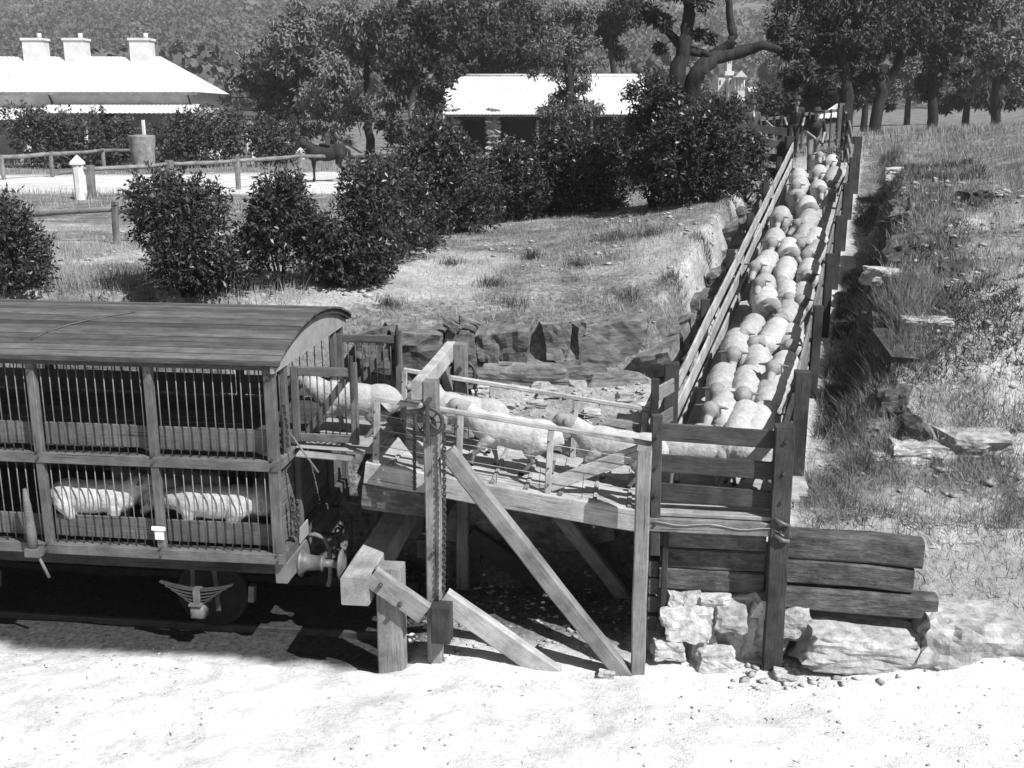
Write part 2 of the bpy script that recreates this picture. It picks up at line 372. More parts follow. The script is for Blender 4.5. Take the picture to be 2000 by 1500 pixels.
def build_ground():
    def lines(lo, hi, fine0, fine1, df, grow):
        c = list(np.arange(fine0, fine1, df)); d = df; q = fine1
        while q < hi: c.append(q); d *= grow; q += d
        c.append(hi); d = df; q = fine0-df
        while q > lo: c.insert(0, q); d *= grow; q -= d
        c.insert(0, lo); return np.array(c)
    X = lines(-700, 700, -9.5, 9.5, .085, 1.09); Y = lines(-40, 1200, 8.4, 30, .085, 1.07)
    gx, gy = np.meshgrid(X, Y); Z = terrain(gx, gy)
    v = np.stack([gx.ravel(), gy.ravel(), Z.ravel()], 1); nx, ny = len(X), len(Y)
    i = (np.arange(ny-1)[:, None]*nx+np.arange(nx-1)[None]).ravel()
    me = big_mesh('ground', v, np.stack([i, i+1, i+nx+1, i+nx], 1))
    me.polygons.foreach_set('use_smooth', [True]*len(me.polygons))
    # where the soil is bare and pale / grassy: an attribute of the place
    x, y = v[:, 0], v[:, 1]; b = -x*UY+(y-11.75)*UX; a = x*UX+(y-11.75)*UY; s = (x-race_x(y))*.9452
    bare = np.clip(ss(.6, -.3, b)+.25*ss(1.8, 2.3, b)*ss(3.9, 3.4, b)*ss(-2, -1, a), 0, 1)
    bare = np.maximum(bare, .75*ss(.98, .85, np.abs(s))*ss(11.6, 12, y)*ss(34, 28, y))
    bare = np.maximum(bare, .35*ss(2.6, 4.4, a)*ss(2.0, .4, b))
    bare = np.maximum(bare, .55*ss(.56, .66, vnoise(x, y, .35, 8)+.1*vnoise(x, y, 2.2, 6))*ss(1.2, 1.8, s)*ss(20, 15, y))
    road = ss(6.6, 5.2, np.abs(y-(45.6+.15*x)))*ss(5, -2, x)*(.75+.25*vnoise(x, y, .5, 60))          # dusty road past the paddock
    bare = np.maximum(bare, road)
    bare = np.maximum(bare, .4*ss(.55, .75, vnoise(x, y, .5, 12))*ss(14.5, 16, y)*ss(30, 24, y))
    bn = b+fbm(x, y, 1.3, 4, 33)*.5; painted_shade = ss(-.42, -.12, bn)*ss(3.2, 2.7, b)*np.maximum(ss(-.9, -1.5, a), .65*ss(.5, 1.1, bn)*ss(2.6, 2.0, b)*ss(1.7, 1.4, a))  # shade beneath wagon and ramp, painted as darker soil
    painted_shade = np.maximum(painted_shade, .85*ss(1.15, 1.5, s)*ss(3.4, 2.4, s+1.2*fbm(x, y, .8, 3, 70))*ss(14.2, 15.6, y+1.5*fbm(x, y, .6, 3, 71))*ss(27, 22, y))      # shadow of the cut bank, painted into the soil colour
    a2 = me.attributes.new('painted_shade', 'FLOAT', 'POINT'); a2.data.foreach_set('value', painted_shade.astype(np.float32))
    at = me.attributes.new('bare', 'FLOAT', 'POINT'); at.data.foreach_set('value', bare.astype(np.float32))
    m = bpy.data.materials.new('soil'); m.use_nodes = True; n = m.node_tree.nodes; l = m.node_tree.links; p = n['Principled BSDF']
    p.inputs['Roughness'].default_value = .95; p.inputs['Specular IOR Level'].default_value = .1
    ge = n.new('ShaderNodeNewGeometry'); aa = n.new('ShaderNodeAttribute'); aa.attribute_name = 'bare'
    def nz(sc, det, ro=.6):
        t = n.new('ShaderNodeTexNoise'); t.inputs['Scale'].default_value = sc; t.inputs['Detail'].default_value = det; t.inputs['Roughness'].default_value = ro
        l.new(ge.outputs['Position'], t.inputs['Vector']); return t
    def ramp(src, stops):
        r = n.new('ShaderNodeValToRGB'); e = r.color_ramp.elements
        e[0].position, c = stops[0]; e[0].color = (c, c, c, 1); e[1].position, c = stops[-1]; e[1].color = (c, c, c, 1)
        for q, c in stops[1:-1]:
            k = e.new(q); k.color = (c, c, c, 1)
        l.new(src, r.inputs[0]); return r
    t1 = nz(1.3, 8, .7); t2 = nz(14, 6, .7); t3 = nz(45, 3)
    gr = ramp(t1.outputs['Fac'], [(.35, .09), (.5, .16), (.62, .27)])
    sp = ramp(t2.outputs['Fac'], [(.36, .4), (.5, 1.0), (.68, 1.55)])
    mg = n.new('ShaderNodeMix'); mg.data_type = 'RGBA'; mg.blend_type = 'MULTIPLY'; mg.inputs[0].default_value = 1
    l.new(gr.outputs[0], mg.inputs[6]); l.new(sp.outputs[0], mg.inputs[7])
    pa0 = ramp(t2.outputs['Fac'], [(.24, .30), (.38, .50), (.6, .62)]); pb = ramp(t1.outputs['Fac'], [(.35, .82), (.6, 1.12)]); pa = n.new('ShaderNodeMix'); pa.data_type = 'RGBA'; pa.blend_type = 'MULTIPLY'; pa.inputs[0].default_value = 1; l.new(pa0.outputs[0], pa.inputs[6]); l.new(pb.outputs[0], pa.inputs[7])
    mx = n.new('ShaderNodeMix'); mx.data_type = 'RGBA'; l.new(aa.outputs['Fac'], mx.inputs[0]); l.new(mg.outputs[2], mx.inputs[6]); l.new(pa.outputs[2], mx.inputs[7])
    ab = n.new('ShaderNodeAttribute'); ab.attribute_name = 'painted_shade'; shade_ramp = ramp(t2.outputs['Fac'], [(.35, .02), (.65, .06)])  # near-black soil tint standing in for shade
    m2 = n.new('ShaderNodeMix'); m2.data_type = 'RGBA'; l.new(ab.outputs['Fac'], m2.inputs[0]); l.new(mx.outputs[2], m2.inputs[6]); l.new(shade_ramp.outputs[0], m2.inputs[7])
    l.new(m2.outputs[2], p.inputs['Base Color'])
    ad = n.new('ShaderNodeMath'); ad.operation = 'ADD'; l.new(t2.outputs['Fac'], ad.inputs[0]); l.new(t3.outputs['Fac'], ad.inputs[1])
    bu = n.new('ShaderNodeBump'); bu.inputs['Strength'].default_value = .6; bu.inputs['Distance'].default_value = .025
    l.new(ad.outputs[0], bu.inputs['Height']); l.new(bu.outputs[0], p.inputs['Normal'])
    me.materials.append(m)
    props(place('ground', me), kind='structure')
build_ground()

# ------------------------------------------------------------------ livestock wagon
def build_wagon():
    A0, A1, B0, B1 = -2.70, -8.52, -.21, 2.67; T = 'wood_wagon'
    w = thing('sheep_wagon', 'two-deck slatted railway sheep wagon with curved plank roof and open end doors', 'wagon', LW(-5.6, 1.2, -.45), YAW)
    # frame
    for b in (B0+.04, B1-.04):
        for a in (A0-.07, -4.22, -5.66, -7.1, A1+.07):
            wd = .13 if a in (A0-.07, A1+.07) else .10
            LB('post', (a, b, .70), (a, b, 3.14), wd, .09, T, w)
        s = -1 if b < 1 else 1
        LB('sill', (A1, b+s*.012, .77), (A0, b+s*.012, .77), .11, .13, T, w)
        LB('deck_rail', (A1, b+s*.012, 1.925), (A0-.002, b+s*.012, 1.925), .10, .125, T, w)
        LB('top_plate', (A1, b, 3.13), (A0, b, 3.13), .10, .12, 'wood_dark', w)
        bi = b+(.10 if b < 1 else -.10)
        for (z0, z1) in ((.88, 1.16), (2.05, 2.33)):
            for q in ((A1+.1, -5.7), (-5.62, -4.26), (-4.18, A0-.16)):
                LB('kick_board', (q[0], bi, (z0+z1)/2), (q[1], bi, (z0+z1)/2), .03, z1-z0, T, w)
        # bars
        for (z0, z1) in ((.83, 1.87), (1.98, 3.08)):
            for (q0, q1) in ((A1+.14, -7.15), (-7.05, -5.71), (-5.61, -4.27), (-4.17, A0-.14)):
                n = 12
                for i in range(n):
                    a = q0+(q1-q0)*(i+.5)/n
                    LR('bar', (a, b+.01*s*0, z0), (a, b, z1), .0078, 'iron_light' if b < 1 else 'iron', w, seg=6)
    # bolts on the near side posts
    for a in (A0-.07, -4.22, -5.66):
        for z in (.75, .84, 1.93, 2.02, 3.0):
            LR('bolt', (a, B0-.02, z), (a, B0-.045, z), .018, 'iron', w, seg=6)
    # ends
    for a, s in ((A0, 1), (A1, -1)):
        for b in (.20, 2.28): LB('jamb', (a-.03*s, b, 1.99), (a-.03*s, b, 3.12), .07, .09, T, w)
        for b in (.55, 1.9): LB('end_post', (a-.03*s, b, .84), (a-.03*s, b, 1.86), .07, .09, T, w)
        LB('end_rail', (a-.045*s, B0+.1, 1.925), (a-.045*s, B1-.1, 1.925), .10, .125, T, w)
        LB('end_sill', (a-.045*s, B0+.1, .77), (a-.045*s, B1-.1, .77), .11, .13, T, w)
        LB('headstock', (a-.06*s, B0+.06, .565), (a-.06*s, B1-.06, .565), .15, .26, 'wood_grey', w)
        for k in range(6):
            z = .87+k*.165; LB('end_board', (a-.085*s, B0+.1, z+.08), (a-.085*s, B1-.1, z+.08), .025, .158, T, w)
        for b in (-.06, .06): LR('bar', (a-.04*s, b, 1.98), (a-.04*s, b, 3.08), .0105, 'iron', w, seg=6)
        for b in (2.4, 2.52): LR('bar', (a-.04*s, b, 1.98), (a-.04*s, b, 3.08), .0105, 'iron', w, seg=6)
        for b in (.42, 2.1):
            LB('corner_strap', (a+.008*s, b-.12, 1.93), (a+.008*s, b+.12, 1.93), .01, .05, 'iron', w)
    # decks
    for k in range(11):
        b = B0+.13+k*.262
        for z in (.835, 1.985): LB('deck_board', (A1+.05, b, z-.03), (A0-.06, b, z-.03), .255, .035, 'wood_dark', w)
    for k in range(7): LB('cross_bearer', (A1+.3+k*.87, B0+.12, .70), (A1+.3+k*.87, B1-.12, .70), .1, .12, 'wood_dark', w)
    for b in (.18, 2.28): LB('sole_bar', (A1+.1, b, .55), (A0-.14, b, .55), .11, .26, 'wood_dark', w)
    # roof: arched boards
    bc = (B0+B1)/2; hw = (B1-B0)/2+.09; rise = .30; R = (hw*hw+rise*rise)/(2*rise); zc = 3.19+rise-R; th = math.asin(hw/R)
    n = 25
    for i in range(n):
        t = -th+2*th*(i+.5)/n; p = (bc+R*math.sin(t), zc+R*math.cos(t)+random.uniform(-.003, .003))
        p0 = LW(A1-.10, *p); p1 = LW(A0+.11+random.uniform(-.006, .006), *p)
        beam('roof_board', p0, p1, 2*R*math.sin(th/n)-.010, .026, 'wood_roof', w, roll=-t, bev=.004, jit=.0015)
    def arch(name, a0, a1, r0, r1, flat, m, t0=-th, t1=th):
        v = []; f = []; N = 24; o = LW(A0, bc, 3.2)
        for i in range(N+1):
            t = t0+(t1-t0)*i/N
            hi = (bc+r1*math.sin(t), zc+r1*math.cos(t)); lo = (bc+r0*math.sin(t), zc+r0*math.cos(t))
            if flat: lo = (hi[0], min(flat, hi[1]-.01))
            for (a, q) in ((a0, hi), (a1, hi), (a1, lo), (a0, lo)): v.append(LW(a, *q)-o)
        for i in range(N):
            for k in range(4): f.append((i*4+k, i*4+(k+1) % 4, i*4+4+(k+1) % 4, i*4+4+k))
        f.append((0, 1, 2, 3)); f.append((N*4+3, N*4+2, N*4+1, N*4))
        return place(name, mesh(name, v, f, m), None, w, Matrix.Translation(o))
    for a, s in ((A0, 1), (A1, -1)):
        arch('end_arch', a-.02*s, a+.025*s, 0, R-.07, 3.05, 'paint_grey')
        arch('roof_fascia', a+.03*s, a+.075*s, R-.075, R-.014, None, 'wood_dark')
    for b in (B0-.075, B1+.075): LB('eave_strip', (A1-.09, b, 3.165), (A0+.10, b, 3.165), .025, .05, 'wood_dark', w)
    # rain strip bent over the roof boards
    pts = []
    for i in range(14):
        t = i/13; aa = -5.72+.86*t; tt = -th*(.80-.60*t**.7); pts.append(LW(aa, bc+(R+.02)*math.sin(tt), zc+(R+.02)*math.cos(tt)))
    tube('rain_strip', pts, .016, 'iron', w, 6)
    # buffers and coupling
    for a, s in ((A0, 1), (A1, -1)):
        for b in (.34, 2.2):
            me = lathe_mesh('buffer', [(0, .17), (.03, .18), (.05, .13), (.10, .105), (.26, .085), (.27, .10), (.30, .10), (.30, .05), (.50, .05), (.50, .08), (.515, .19), (.535, .19), (.56, .10), (.565, .0)], 'iron_light')
            M = axis_matrix(LW(a+.012*s, b, .50), LW(a+s, b, .50)); bf = place('buffer', me, None, w, M)
        hk = tube('draw_hook', [LW(a, 1.24, .5), LW(a+.2*s, 1.24, .5), LW(a+.27*s, 1.24, .54), LW(a+.30*s, 1.24, .62), LW(a+.24*s, 1.24, .66)], [.04, .035, .03, .025, .012], 'iron', w)
        chain('coupling_chain', [LW(a+.24*s, 1.24, .6), LW(a+.22*s, 1.25, .2), LW(a+.2*s, 1.3, -.02)], w, link=.16, r=.018)
    tube('brake_hose', [LW(A0+.02, .62, .74), LW(A0+.12, .62, .76), LW(A0+.24, .6, .73), LW(A0+.31, .58, .6), LW(A0+.32, .57, .4), LW(A0+.31, .56, .18), LW(A0+.28, .56, .1)], [.03]*6+[.038], 'rope', w)
    tube('brake_hose', [LW(A0+.02, 1.75, .72), LW(A0+.15, 1.75, .72), LW(A0+.25, 1.74, .6), LW(A0+.27, 1.73, .3), LW(A0+.24, 1.72, .05)], .028, 'iron', w)
    chain('tail_chain', [LW(A0+.03, .08, 1.45), LW(A0+.05, .10, 1.1), LW(A0+.06, .14, .92), LW(A0+.05, .2, 1.02), LW(A0+.04, .24, 1.35)], w, link=.06, r=.012)
    chain('door_chain', [LW(A0+.03, -.02, 2.62), LW(A0+.05, 0, 2.35), LW(A0+.04, .02, 2.1)], w, link=.05)
    LR('door_prop', (A0+.02, .05, 2.32), (A0+.42, -.05, 1.82), .013, 'iron_light', w)
    LB('step_bracket', (A0+.03, .3, .86), (A0+.03, .62, .86), .02, .2, 'paint_grey', w)
    # running gear
    for ax in (-3.88, -7.34):
        r = LR('axle', (ax, .2, .0), (ax, 2.26, .0), .065, 'iron', w)
        for b, s in ((.42, -1), (2.03, 1)):
            wh = lathe_mesh('wheel', [(-.07, .10), (-.05, .12), (-.03, .38), (-.07, .40), (-.07, .47), (.055, .46), (.055, .40), (.02, .38), (.03, .12), (.07, .10)], 'iron_black', 28)
            place('wheel', wh, None, w, axis_matrix(LW(ax, b, 0), LW(ax, b+s, 0)))
            bb = b-.48 if s < 0 else b+.48
            # leaf spring
            for k in range(5):
                ln = .46-.07*k
                pts = [LW(ax+q*ln, bb, .30-.045*k-.10*(1-q*q)*.9+.04) for q in np.linspace(-1, 1, 9)]
                v = []; f = []; o = LW(ax, bb, .3)
                for p in pts:
                    for (db, dz) in ((-.04, -.008), (.04, -.008), (.04, .008), (-.04, .008)): v.append(p+LW(0, db, dz)-LW(0, 0, 0)-o)
                for i in range(8):
                    for q in range(4): f.append((i*4+q, i*4+(q+1) % 4, i*4+4+(q+1) % 4, i*4+4+q))
                f.append((0, 1, 2, 3)); f.append((32, 33, 34, 35)); place('spring_leaf', mesh('spring_leaf', v, f, 'iron'), None, w, Matrix.Translation(o))
            LB('spring_buckle', (ax, bb-.004*s, .06), (ax, bb-.004*s, .27), .09, .12, 'iron_light', w)
            box = lathe_mesh('axle_box', [(0, .10), (.02, .125), (.16, .125), (.20, .10), (.22, .05)], 'iron_light', 4)
            place('axle_box', box, None, w, axis_matrix(LW(ax, b+s*.36, -.03), LW(ax, b+s*1.4, -.03)) @ Matrix.Rotation(math.pi/4, 4, 'X'))
            LB('oil_lid', (ax-.08, bb+s*.03, .075), (ax+.08, bb+s*.03, .075), .16, .03, 'iron_light', w)
            for q in (-.17, .17): LB('axle_guard', (ax+q, b+s*.28, -.12), (ax+q*.8, b+s*.26, .45), .06, .02, 'iron', w)
        LB('brake_block', (ax+.5, .42, -.1), (ax+.52, .42, .12), .08, .1, 'iron_light', w)
    # hand brake lever in its guard by the left post, and the card holder
    tube('brake_lever', [LW(-5.80, B0-.10, .80), LW(-5.81, B0-.10, 1.0), LW(-5.82, B0-.10, 1.35), LW(-5.83, B0-.10, 1.56)], [.055, .06, .045, .02], 'wood_wagon', w)
    LB('lever_foot', (-5.89, B0-.1, .75), (-5.71, B0-.1, .75), .12, .11, 'iron_light', w)
    LR('lever_rod', (-5.76, B0-.1, .72), (-5.64, B0-.1, .42), .02, 'iron_light', w)
    ch = LB('card_holder', (-4.22, B0-.025, .96), (-4.22, B0-.025, 1.09), .115, .02, 'paint_white', w)
    LB('clip', (-4.3, B0-.035, 1.10), (-4.14, B0-.035, 1.10), .03, .05, 'paint_white', ch)
    # open end doors
    for (b, a0, a1, z0, z1, lab) in ((.40, A0+.03, A0+.80, 2.06, 2.98, 'near leaf'), (2.36, A0+.03, A0+.90, 2.06, 2.98, 'far leaf')):
        d = LB('end_door', (a0, b, z0), (a0, b, z1), .09, .05, T, w)
        LB('stile', (a1-.045, b, z0-.02), (a1-.045, b, z1+.07), .09, .05, T, d)
        LB('rail', (a0+.05, b-.004, z1-.05), (a1-.09, b-.004, z1-.05), .045, .11, T, d)
        LB('rail', (a0+.05, b-.004, z0+.05), (a1-.09, b-.004, z0+.05), .045, .10, T, d)
        LB('brace', (a0+.12, b+.03, z0+.10), (a1-.12, b+.03, z1-.10), .025, .09, T, d)
        for i in range(7):
            a = a0+.05+(a1-a0-.14)*(i+.7)/7.4; LR('bar', (a, b, z0+.1), (a, b, z1-.1), .009, 'iron', d, seg=6)
        LB('latch_post', (a1-.05, b-.045, z0+.55), (a1-.05, b-.045, z1+.16), .035, .03, 'iron', d)
    return w
build_wagon()
# track under the wagon
tr = thing('railway_track', 'short railway track with timber sleepers under the sheep wagon', 'track', LW(-5, 1.2, -.6), YAW)
for b in (.47, 1.98):
    LB('rail', (-11, b, -.53), (-1.55, b, -.53), .065, .13, 'iron', tr)
for k in range(14): LB('sleeper', (-10.8+k*.7, -.05, -.66), (-10.8+k*.7, 2.5, -.66), .24, .13, 'wood_sleeper', tr)

# ------------------------------------------------------------------ loading ramp (drawbridge)
def build_ramp():
    r = thing('loading_ramp', 'hinged plank loading ramp with wire sides hung from chains', 'ramp', LW(0, .8, 1.5), YAW)
    def zt(a): return 1.94-(a+1.72)*(.45/3.2)          # top of the deck
    b0, b1 = .12, 1.58; P = 'wood_pale'
    for b in (b0, b1):
        LB('stringer', (-1.76, b, zt(-1.76)-.155), (1.5, b, zt(1.5)-.155), .11, .27, P, r, bev=.014, jit=.006)
    for k in range(6):
        b = b0+.165+k*.226; LB('deck_plank', (-1.74, b, zt(-1.74)-.055), (1.48, b, zt(1.48)-.055), .212, .05, P, r)
    for k in range(8):
        a = -1.45+k*.4; LB('cleat', (a, b0+.06, zt(a)-.022), (a, b1-.06, zt(a)-.022), .05, .03, P, r)
        LB('under_bearer', (a+.2, b0, zt(a+.2)-.14), (a+.2, b1, zt(a+.2)-.14), .09, .11, 'wood_dark', r)
        LB('cleat_end', (a, b0-.03, zt(a)-.0), (a, b0+.05, zt(a)-.0), .05, .035, 'wood_grey', r)
    for b, nm in ((b0, 'near'), (b1, 'far')):
        rl = LB('top_rail', (-1.60, b, zt(-1.6)+.77), (1.58, b, zt(1.58)+.79), .055, .055, P, r)
        for a in (-1.60, -.62, .43, 1.50) if b == b0 else (-1.60, -.45, .62, 1.50):
            LB('upright', (a-.03, b-.01, zt(a)-.12), (a+.01, b-.01, zt(a)+.745), .075, .05, P, r)
            for dz in (.1, .3, .62): LR('bolt', (a-.02, b-.03, zt(a)+dz), (a-.02, b-.055, zt(a)+dz), .012, 'iron', r, seg=6)
        for h in (.2, .4, .58):
            LR('wire', (-1.6, b, zt(-1.6)+h), (1.5, b, zt(1.5)+h), .0045, 'wire', r, seg=5)
        for k in range(3): LR('wire_stay', (-.2+k*.5, b, zt(-.2+k*.5)-.01), (-.18+k*.5, b, zt(-.2+k*.5)+.3), .004, 'iron', r, seg=5)
        # wing boards at both ends
        o = LW(-1.6, b, zt(-1.6)); v = []
        for db in (.03, .05):
            for (a, z) in ((-1.6, zt(-1.6)+.74), (-1.57, zt(-1.6)+.60), (-1.12, zt(-1.1)+.05), (-1.0, zt(-1.0)+.05), (-1.0, zt(-1.)+.2)): v.append(LW(a, b+db, z)-o)
        f = [(0, 1, 2, 3, 4), (9, 8, 7, 6, 5)]+[(i, (i+1) % 5, 5+(i+1) % 5, 5+i) for i in range(5)]
        place('wing_board', mesh('wing_board', v, f, 'wood_dark' if b == b0 else P), None, r, Matrix.Translation(o))
        LB('wing_board', (.42, b+.07, zt(.42)+.06), (1.46, b+.07, zt(1.46)+.66), .03, .17, P, r)
    # landing plates between ramp and wagon
    LB('landing_plate', (-2.66, .62, 2.0), (-1.68, .62, 1.965), .62, .018, 'paint_grey', r)
    LB('landing_plate', (-2.64, 1.28, 2.005), (-1.70, 1.28, 1.97), .62, .018, 'paint_grey', r)
    LB('landing_board', (-2.62, .24, 1.95), (-1.95, .30, 1.90), .2, .03, 'wood_grey', r)
    for i in range(5):
        for j in range(5): LR('stud', (-2.42+i*.07, .45+j*.06, 1.985), (-2.42+i*.07, .45+j*.06, 2.012-.002*i), .011, 'iron', r, seg=5)
    # rough end timber below the head of the ramp
    LB('end_timber', (-1.80, b0+.06, 1.52), (-.92, b0+.06, 1.44), .25, .34, 'wood_sleeper', r, bev=.05, jit=.02)
    return r
build_ramp()

# ------------------------------------------------------------------ hoist frame carrying the ramp
def build_hoist():
    h = thing('hoist_frame', 'timber hoist frame of two posts and a cross beam with chain wheels', 'hoist', LW(-.85, .65, -.4), YAW)
    P = 'wood_grey'
    for b in (-.27, 1.72):
        LB('post', (-.875, b, -.8), (-.875, b, 3.03), .17, .17, P if b < 1 else 'wood_grey', h, bev=.016, jit=.006)
    LB('cross_beam', (-1.02, -.36, 2.93), (-1.02, 1.81, 2.93), .118, .21, 'wood_pale', h)
    LB('knee', (-1.02, 1.66, 2.45), (-1.02, 1.2, 2.84), .1, .1, P, h)
    for b, s in ((-.27, -1), (1.72, 1)):
        bw = b+s*.16
        wh = place('chain_wheel', wheel_mesh(), None, h, axis_matrix(LW(-.875, bw, 2.60), LW(-.875, bw-1, 2.60)))
        LB('bracket', (-.875, b+s*.235, 2.38), (-.875, b+s*.235, 2.86), .045, .03, 'iron', h)
        LR('spindle', (-.875, b, 2.60), (-.875, b+s*.25, 2.60), .022, 'iron', h)
        LB('bracket_arm', (-.875, b+s*.08, 2.84), (-.875, b+s*.25, 2.84), .05, .04, 'iron', h)
        bl = .06 if b < 1 else 1.64
        chain('chain', [LW(-1.04, bw, 2.55), LW(-1.10, (bw+bl)/2, 2.1), LW(-1.16, bl, 1.62)], h, link=.06, r=.011)
        chain('chain', [LW(-.705, bw, 2.58), LW(-.715, bw, 1.6), LW(-.74, bw, .55)], h, link=.06, r=.011)
        # main brace and its foot
        LB('brace', (-.70, b-.02, 2.22), (1.42, b-.06, -.50), .15, .19, P, h, bev=.018, jit=.008)
        LB('counterweight', (-.76, bw-.02, -.02), (-.76, bw-.02, .42), .22, .24, 'wood_dark', h)
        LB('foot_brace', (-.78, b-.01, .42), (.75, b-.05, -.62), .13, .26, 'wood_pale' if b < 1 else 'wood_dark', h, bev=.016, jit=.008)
    LB('tie_beam', (-.78, 1.72, 1.26), (.05, 1.72, 1.02), .1, .2, 'wood_dark', h)
    LB('cross_tie', (-1.03, -.2, .98), (-1.03, 1.7, .98), .12, .22, 'wood_dark', h)
    for z in (2.0, 1.0): LR('bolt', (-.875, -.35, z), (-.875, -.385, z), .022, 'iron', h, seg=6)
    LR('bolt', (-.875, 1.63, 2.72), (-.875, 1.6, 2.72), .03, 'iron', h, seg=8)
    return h
def wheel_mesh():
    v = []; f = []
    def add(vv, ff):
        b = len(v); v.extend(vv); f.extend([tuple(q+b for q in x) for x in ff])
    ring = [Vector((0, .155*math.cos(t), .155*math.sin(t))) for t in np.linspace(0, 2*math.pi, 25)]
    add(*sweep(ring, .024, 8, False))
    for k in range(8):
        t = k*math.pi/4; add(*sweep([Vector((0, .02*math.cos(t), .02*math.sin(t))), Vector((0, .15*math.cos(t), .15*math.sin(t)))], .010, 5))
    add(*sweep([Vector((-.035, 0, 0)), Vector((.035, 0, 0))], .035, 10))
    return mesh('chain_wheel', v, f, 'iron', True)
build_hoist()

# ------------------------------------------------------------------ buffer stop
st = thing('buffer_stop', 'heavy squared buffer stop beam on a stub post at the track end', 'buffer stop', LW(-1.6, .5, -.4), YAW)
LB('stop_beam', (-1.72, -.66, .62), (-1.72, 2.75, .62), .33, .34, 'wood_pale', st, bev=.015, jit=.006)
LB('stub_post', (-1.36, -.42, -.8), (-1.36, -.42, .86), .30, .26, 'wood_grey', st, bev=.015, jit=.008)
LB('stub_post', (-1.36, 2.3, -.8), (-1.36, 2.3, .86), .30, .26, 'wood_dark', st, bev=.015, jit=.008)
LB('strut', (-1.54, -.60, .80), (-.93, -.60, .37), .11, .25, 'wood_grey', st)
for (a, z) in ((-1.42, .72), (-1.2, .50)): LR('bolt', (a, -.65, z), (a, -.71, z), .026, 'iron', st, seg=8)
LB('post_brace', (-1.36, 2.16, .7), (.9, 2.16, -.45), .12, .22, 'wood_dark', st)

# ------------------------------------------------------------------ loading platform with its gate fence
def build_platform():
    p = thing('loading_platform', 'plank loading platform with a three-board end fence on tall posts', 'platform', LW(2.3, .6, 0), YAW)
    D = 'wood_dark'
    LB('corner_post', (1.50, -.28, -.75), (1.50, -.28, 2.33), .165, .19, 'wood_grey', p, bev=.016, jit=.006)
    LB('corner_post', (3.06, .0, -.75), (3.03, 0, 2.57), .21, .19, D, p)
    LB('gate_post', (1.655, .0, .98), (1.635, .0, 2.64), .115, .11, D, p)
    LB('gate_post', (1.62, 1.52, 1.2), (1.62, 1.52, 2.68), .10, .10, D, p)
    for z in (2.40, 2.03, 1.69):
        LB('board', (1.69, .07, z+.03), (2.99, .07, z-.02), .035, .21, D, p)
    for z in (2.42, 2.05, 1.72, 1.36):
        LR('bolt', (1.64, -.05, z), (1.64, -.085, z), .02, 'iron', p, seg=6); LR('bolt', (3.04, -.09, z), (3.04, -.125, z), .022, 'iron', p, seg=6)
    n = 7
    for k in range(n): LB('floor_plank', (1.60, .08+.215*k, 1.475), (min(3.0+.115*k, 3.5), .08+.215*k, 1.475), .208, .05, 'wood_pale', p)
    LB('front_beam', (1.56, -.03, 1.36), (2.94, -.03, 1.36), .08, .16, 'wood_grey', p)
    LB('joist', (1.62, .06, 1.40), (1.62, 1.6, 1.40), .09, .12, D, p)
    LB('joist', (3.0, .12, 1.40), (3.0, 1.6, 1.40), .09, .12, D, p)
    # right hand side boards up to the first race post
    q0 = LW(3.02, .12, 0); q1 = Vector((3.60, 13.24, 0))
    for h in (.22, .56, .92):
        beam('board', q0+Vector((0, 0, 1.5+h)), q1+Vector((0, 0, 1.52+h)), .035, .19, D, p)
    # left hand return from the gate post to the race
    g0 = LW(1.66, 1.50, 0); g1 = Vector((2.06, 13.33, 0))
    for h in (.25, .62, 1.0):
        beam('board', g0+Vector((0, 0, 1.5+h)), g1+Vector((0, 0, 1.54+h)), .035, .19, 'wood_grey', p)
    tube('hasp', [LW(2.97, -.12, 1.52), LW(3.07, -.14, 1.47), LW(3.14, -.12, 1.44)], .018, 'iron_light', p)
    tube('hasp', [LW(2.98, -.12, 1.32), LW(3.08, -.14, 1.27), LW(3.14, -.12, 1.26)], .022, 'iron_light', p)
    pts = [LW(1.62, -.09, 1.42)]+[LW(1.75+.12*k, -.085, 1.40-.02*math.sin(k*1.1)-.003*k) for k in range(11)]+[LW(3.08, -.12, 1.32)]
    tube('tie_wire', pts, .006, 'wire', p, 5)
    return p
build_platform()

# ------------------------------------------------------------------ the race
def build_race():
    props(place('race_floor', race_floor_mesh()), kind='structure')
    for s, lab in ((-1, 'left'), (1, 'right')):
        lbl = 'timber race fence with sunlit inner boards beside the rocky paddock bank' if s < 0 else 'timber race fence with dark posts below the weedy bank'
        y0 = 13.3; f = thing('race_fence', lbl, 'fence', Vector((race_x(20)+s*.8, 20, race_z(20))), -math.radians(19))
        ys = [13.3, 15.72, 18.13, 20.55, 22.97, 25.38, 27.8]
        c = lambda y, off: Vector((race_x(y), y, 0))+RN*(s*off)
        for y in ys:
            q = c(y, .82); z = race_z(y); big = .19 if y < 14 or y > 27 else .13
            o = beam('post', q+Vector((0, 0, z-.7)), q+Vector((0, 0, z+1.17+random.uniform(-.02, .03))), big, big, 'wood_dark', f)
        for i in range(6):
            for h, hh in ((.16, .22), (.53, .22), (.93, .21)):
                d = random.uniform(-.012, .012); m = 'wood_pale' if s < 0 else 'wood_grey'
                A = c(ys[i]+.01, .735)+Vector((0, 0, race_z(ys[i])+h+d)); B = c(ys[i+1]-.01, .735)+Vector((0, 0, race_z(ys[i+1])+h-d))
                beam('board', A, B, .035, hh, m, f)
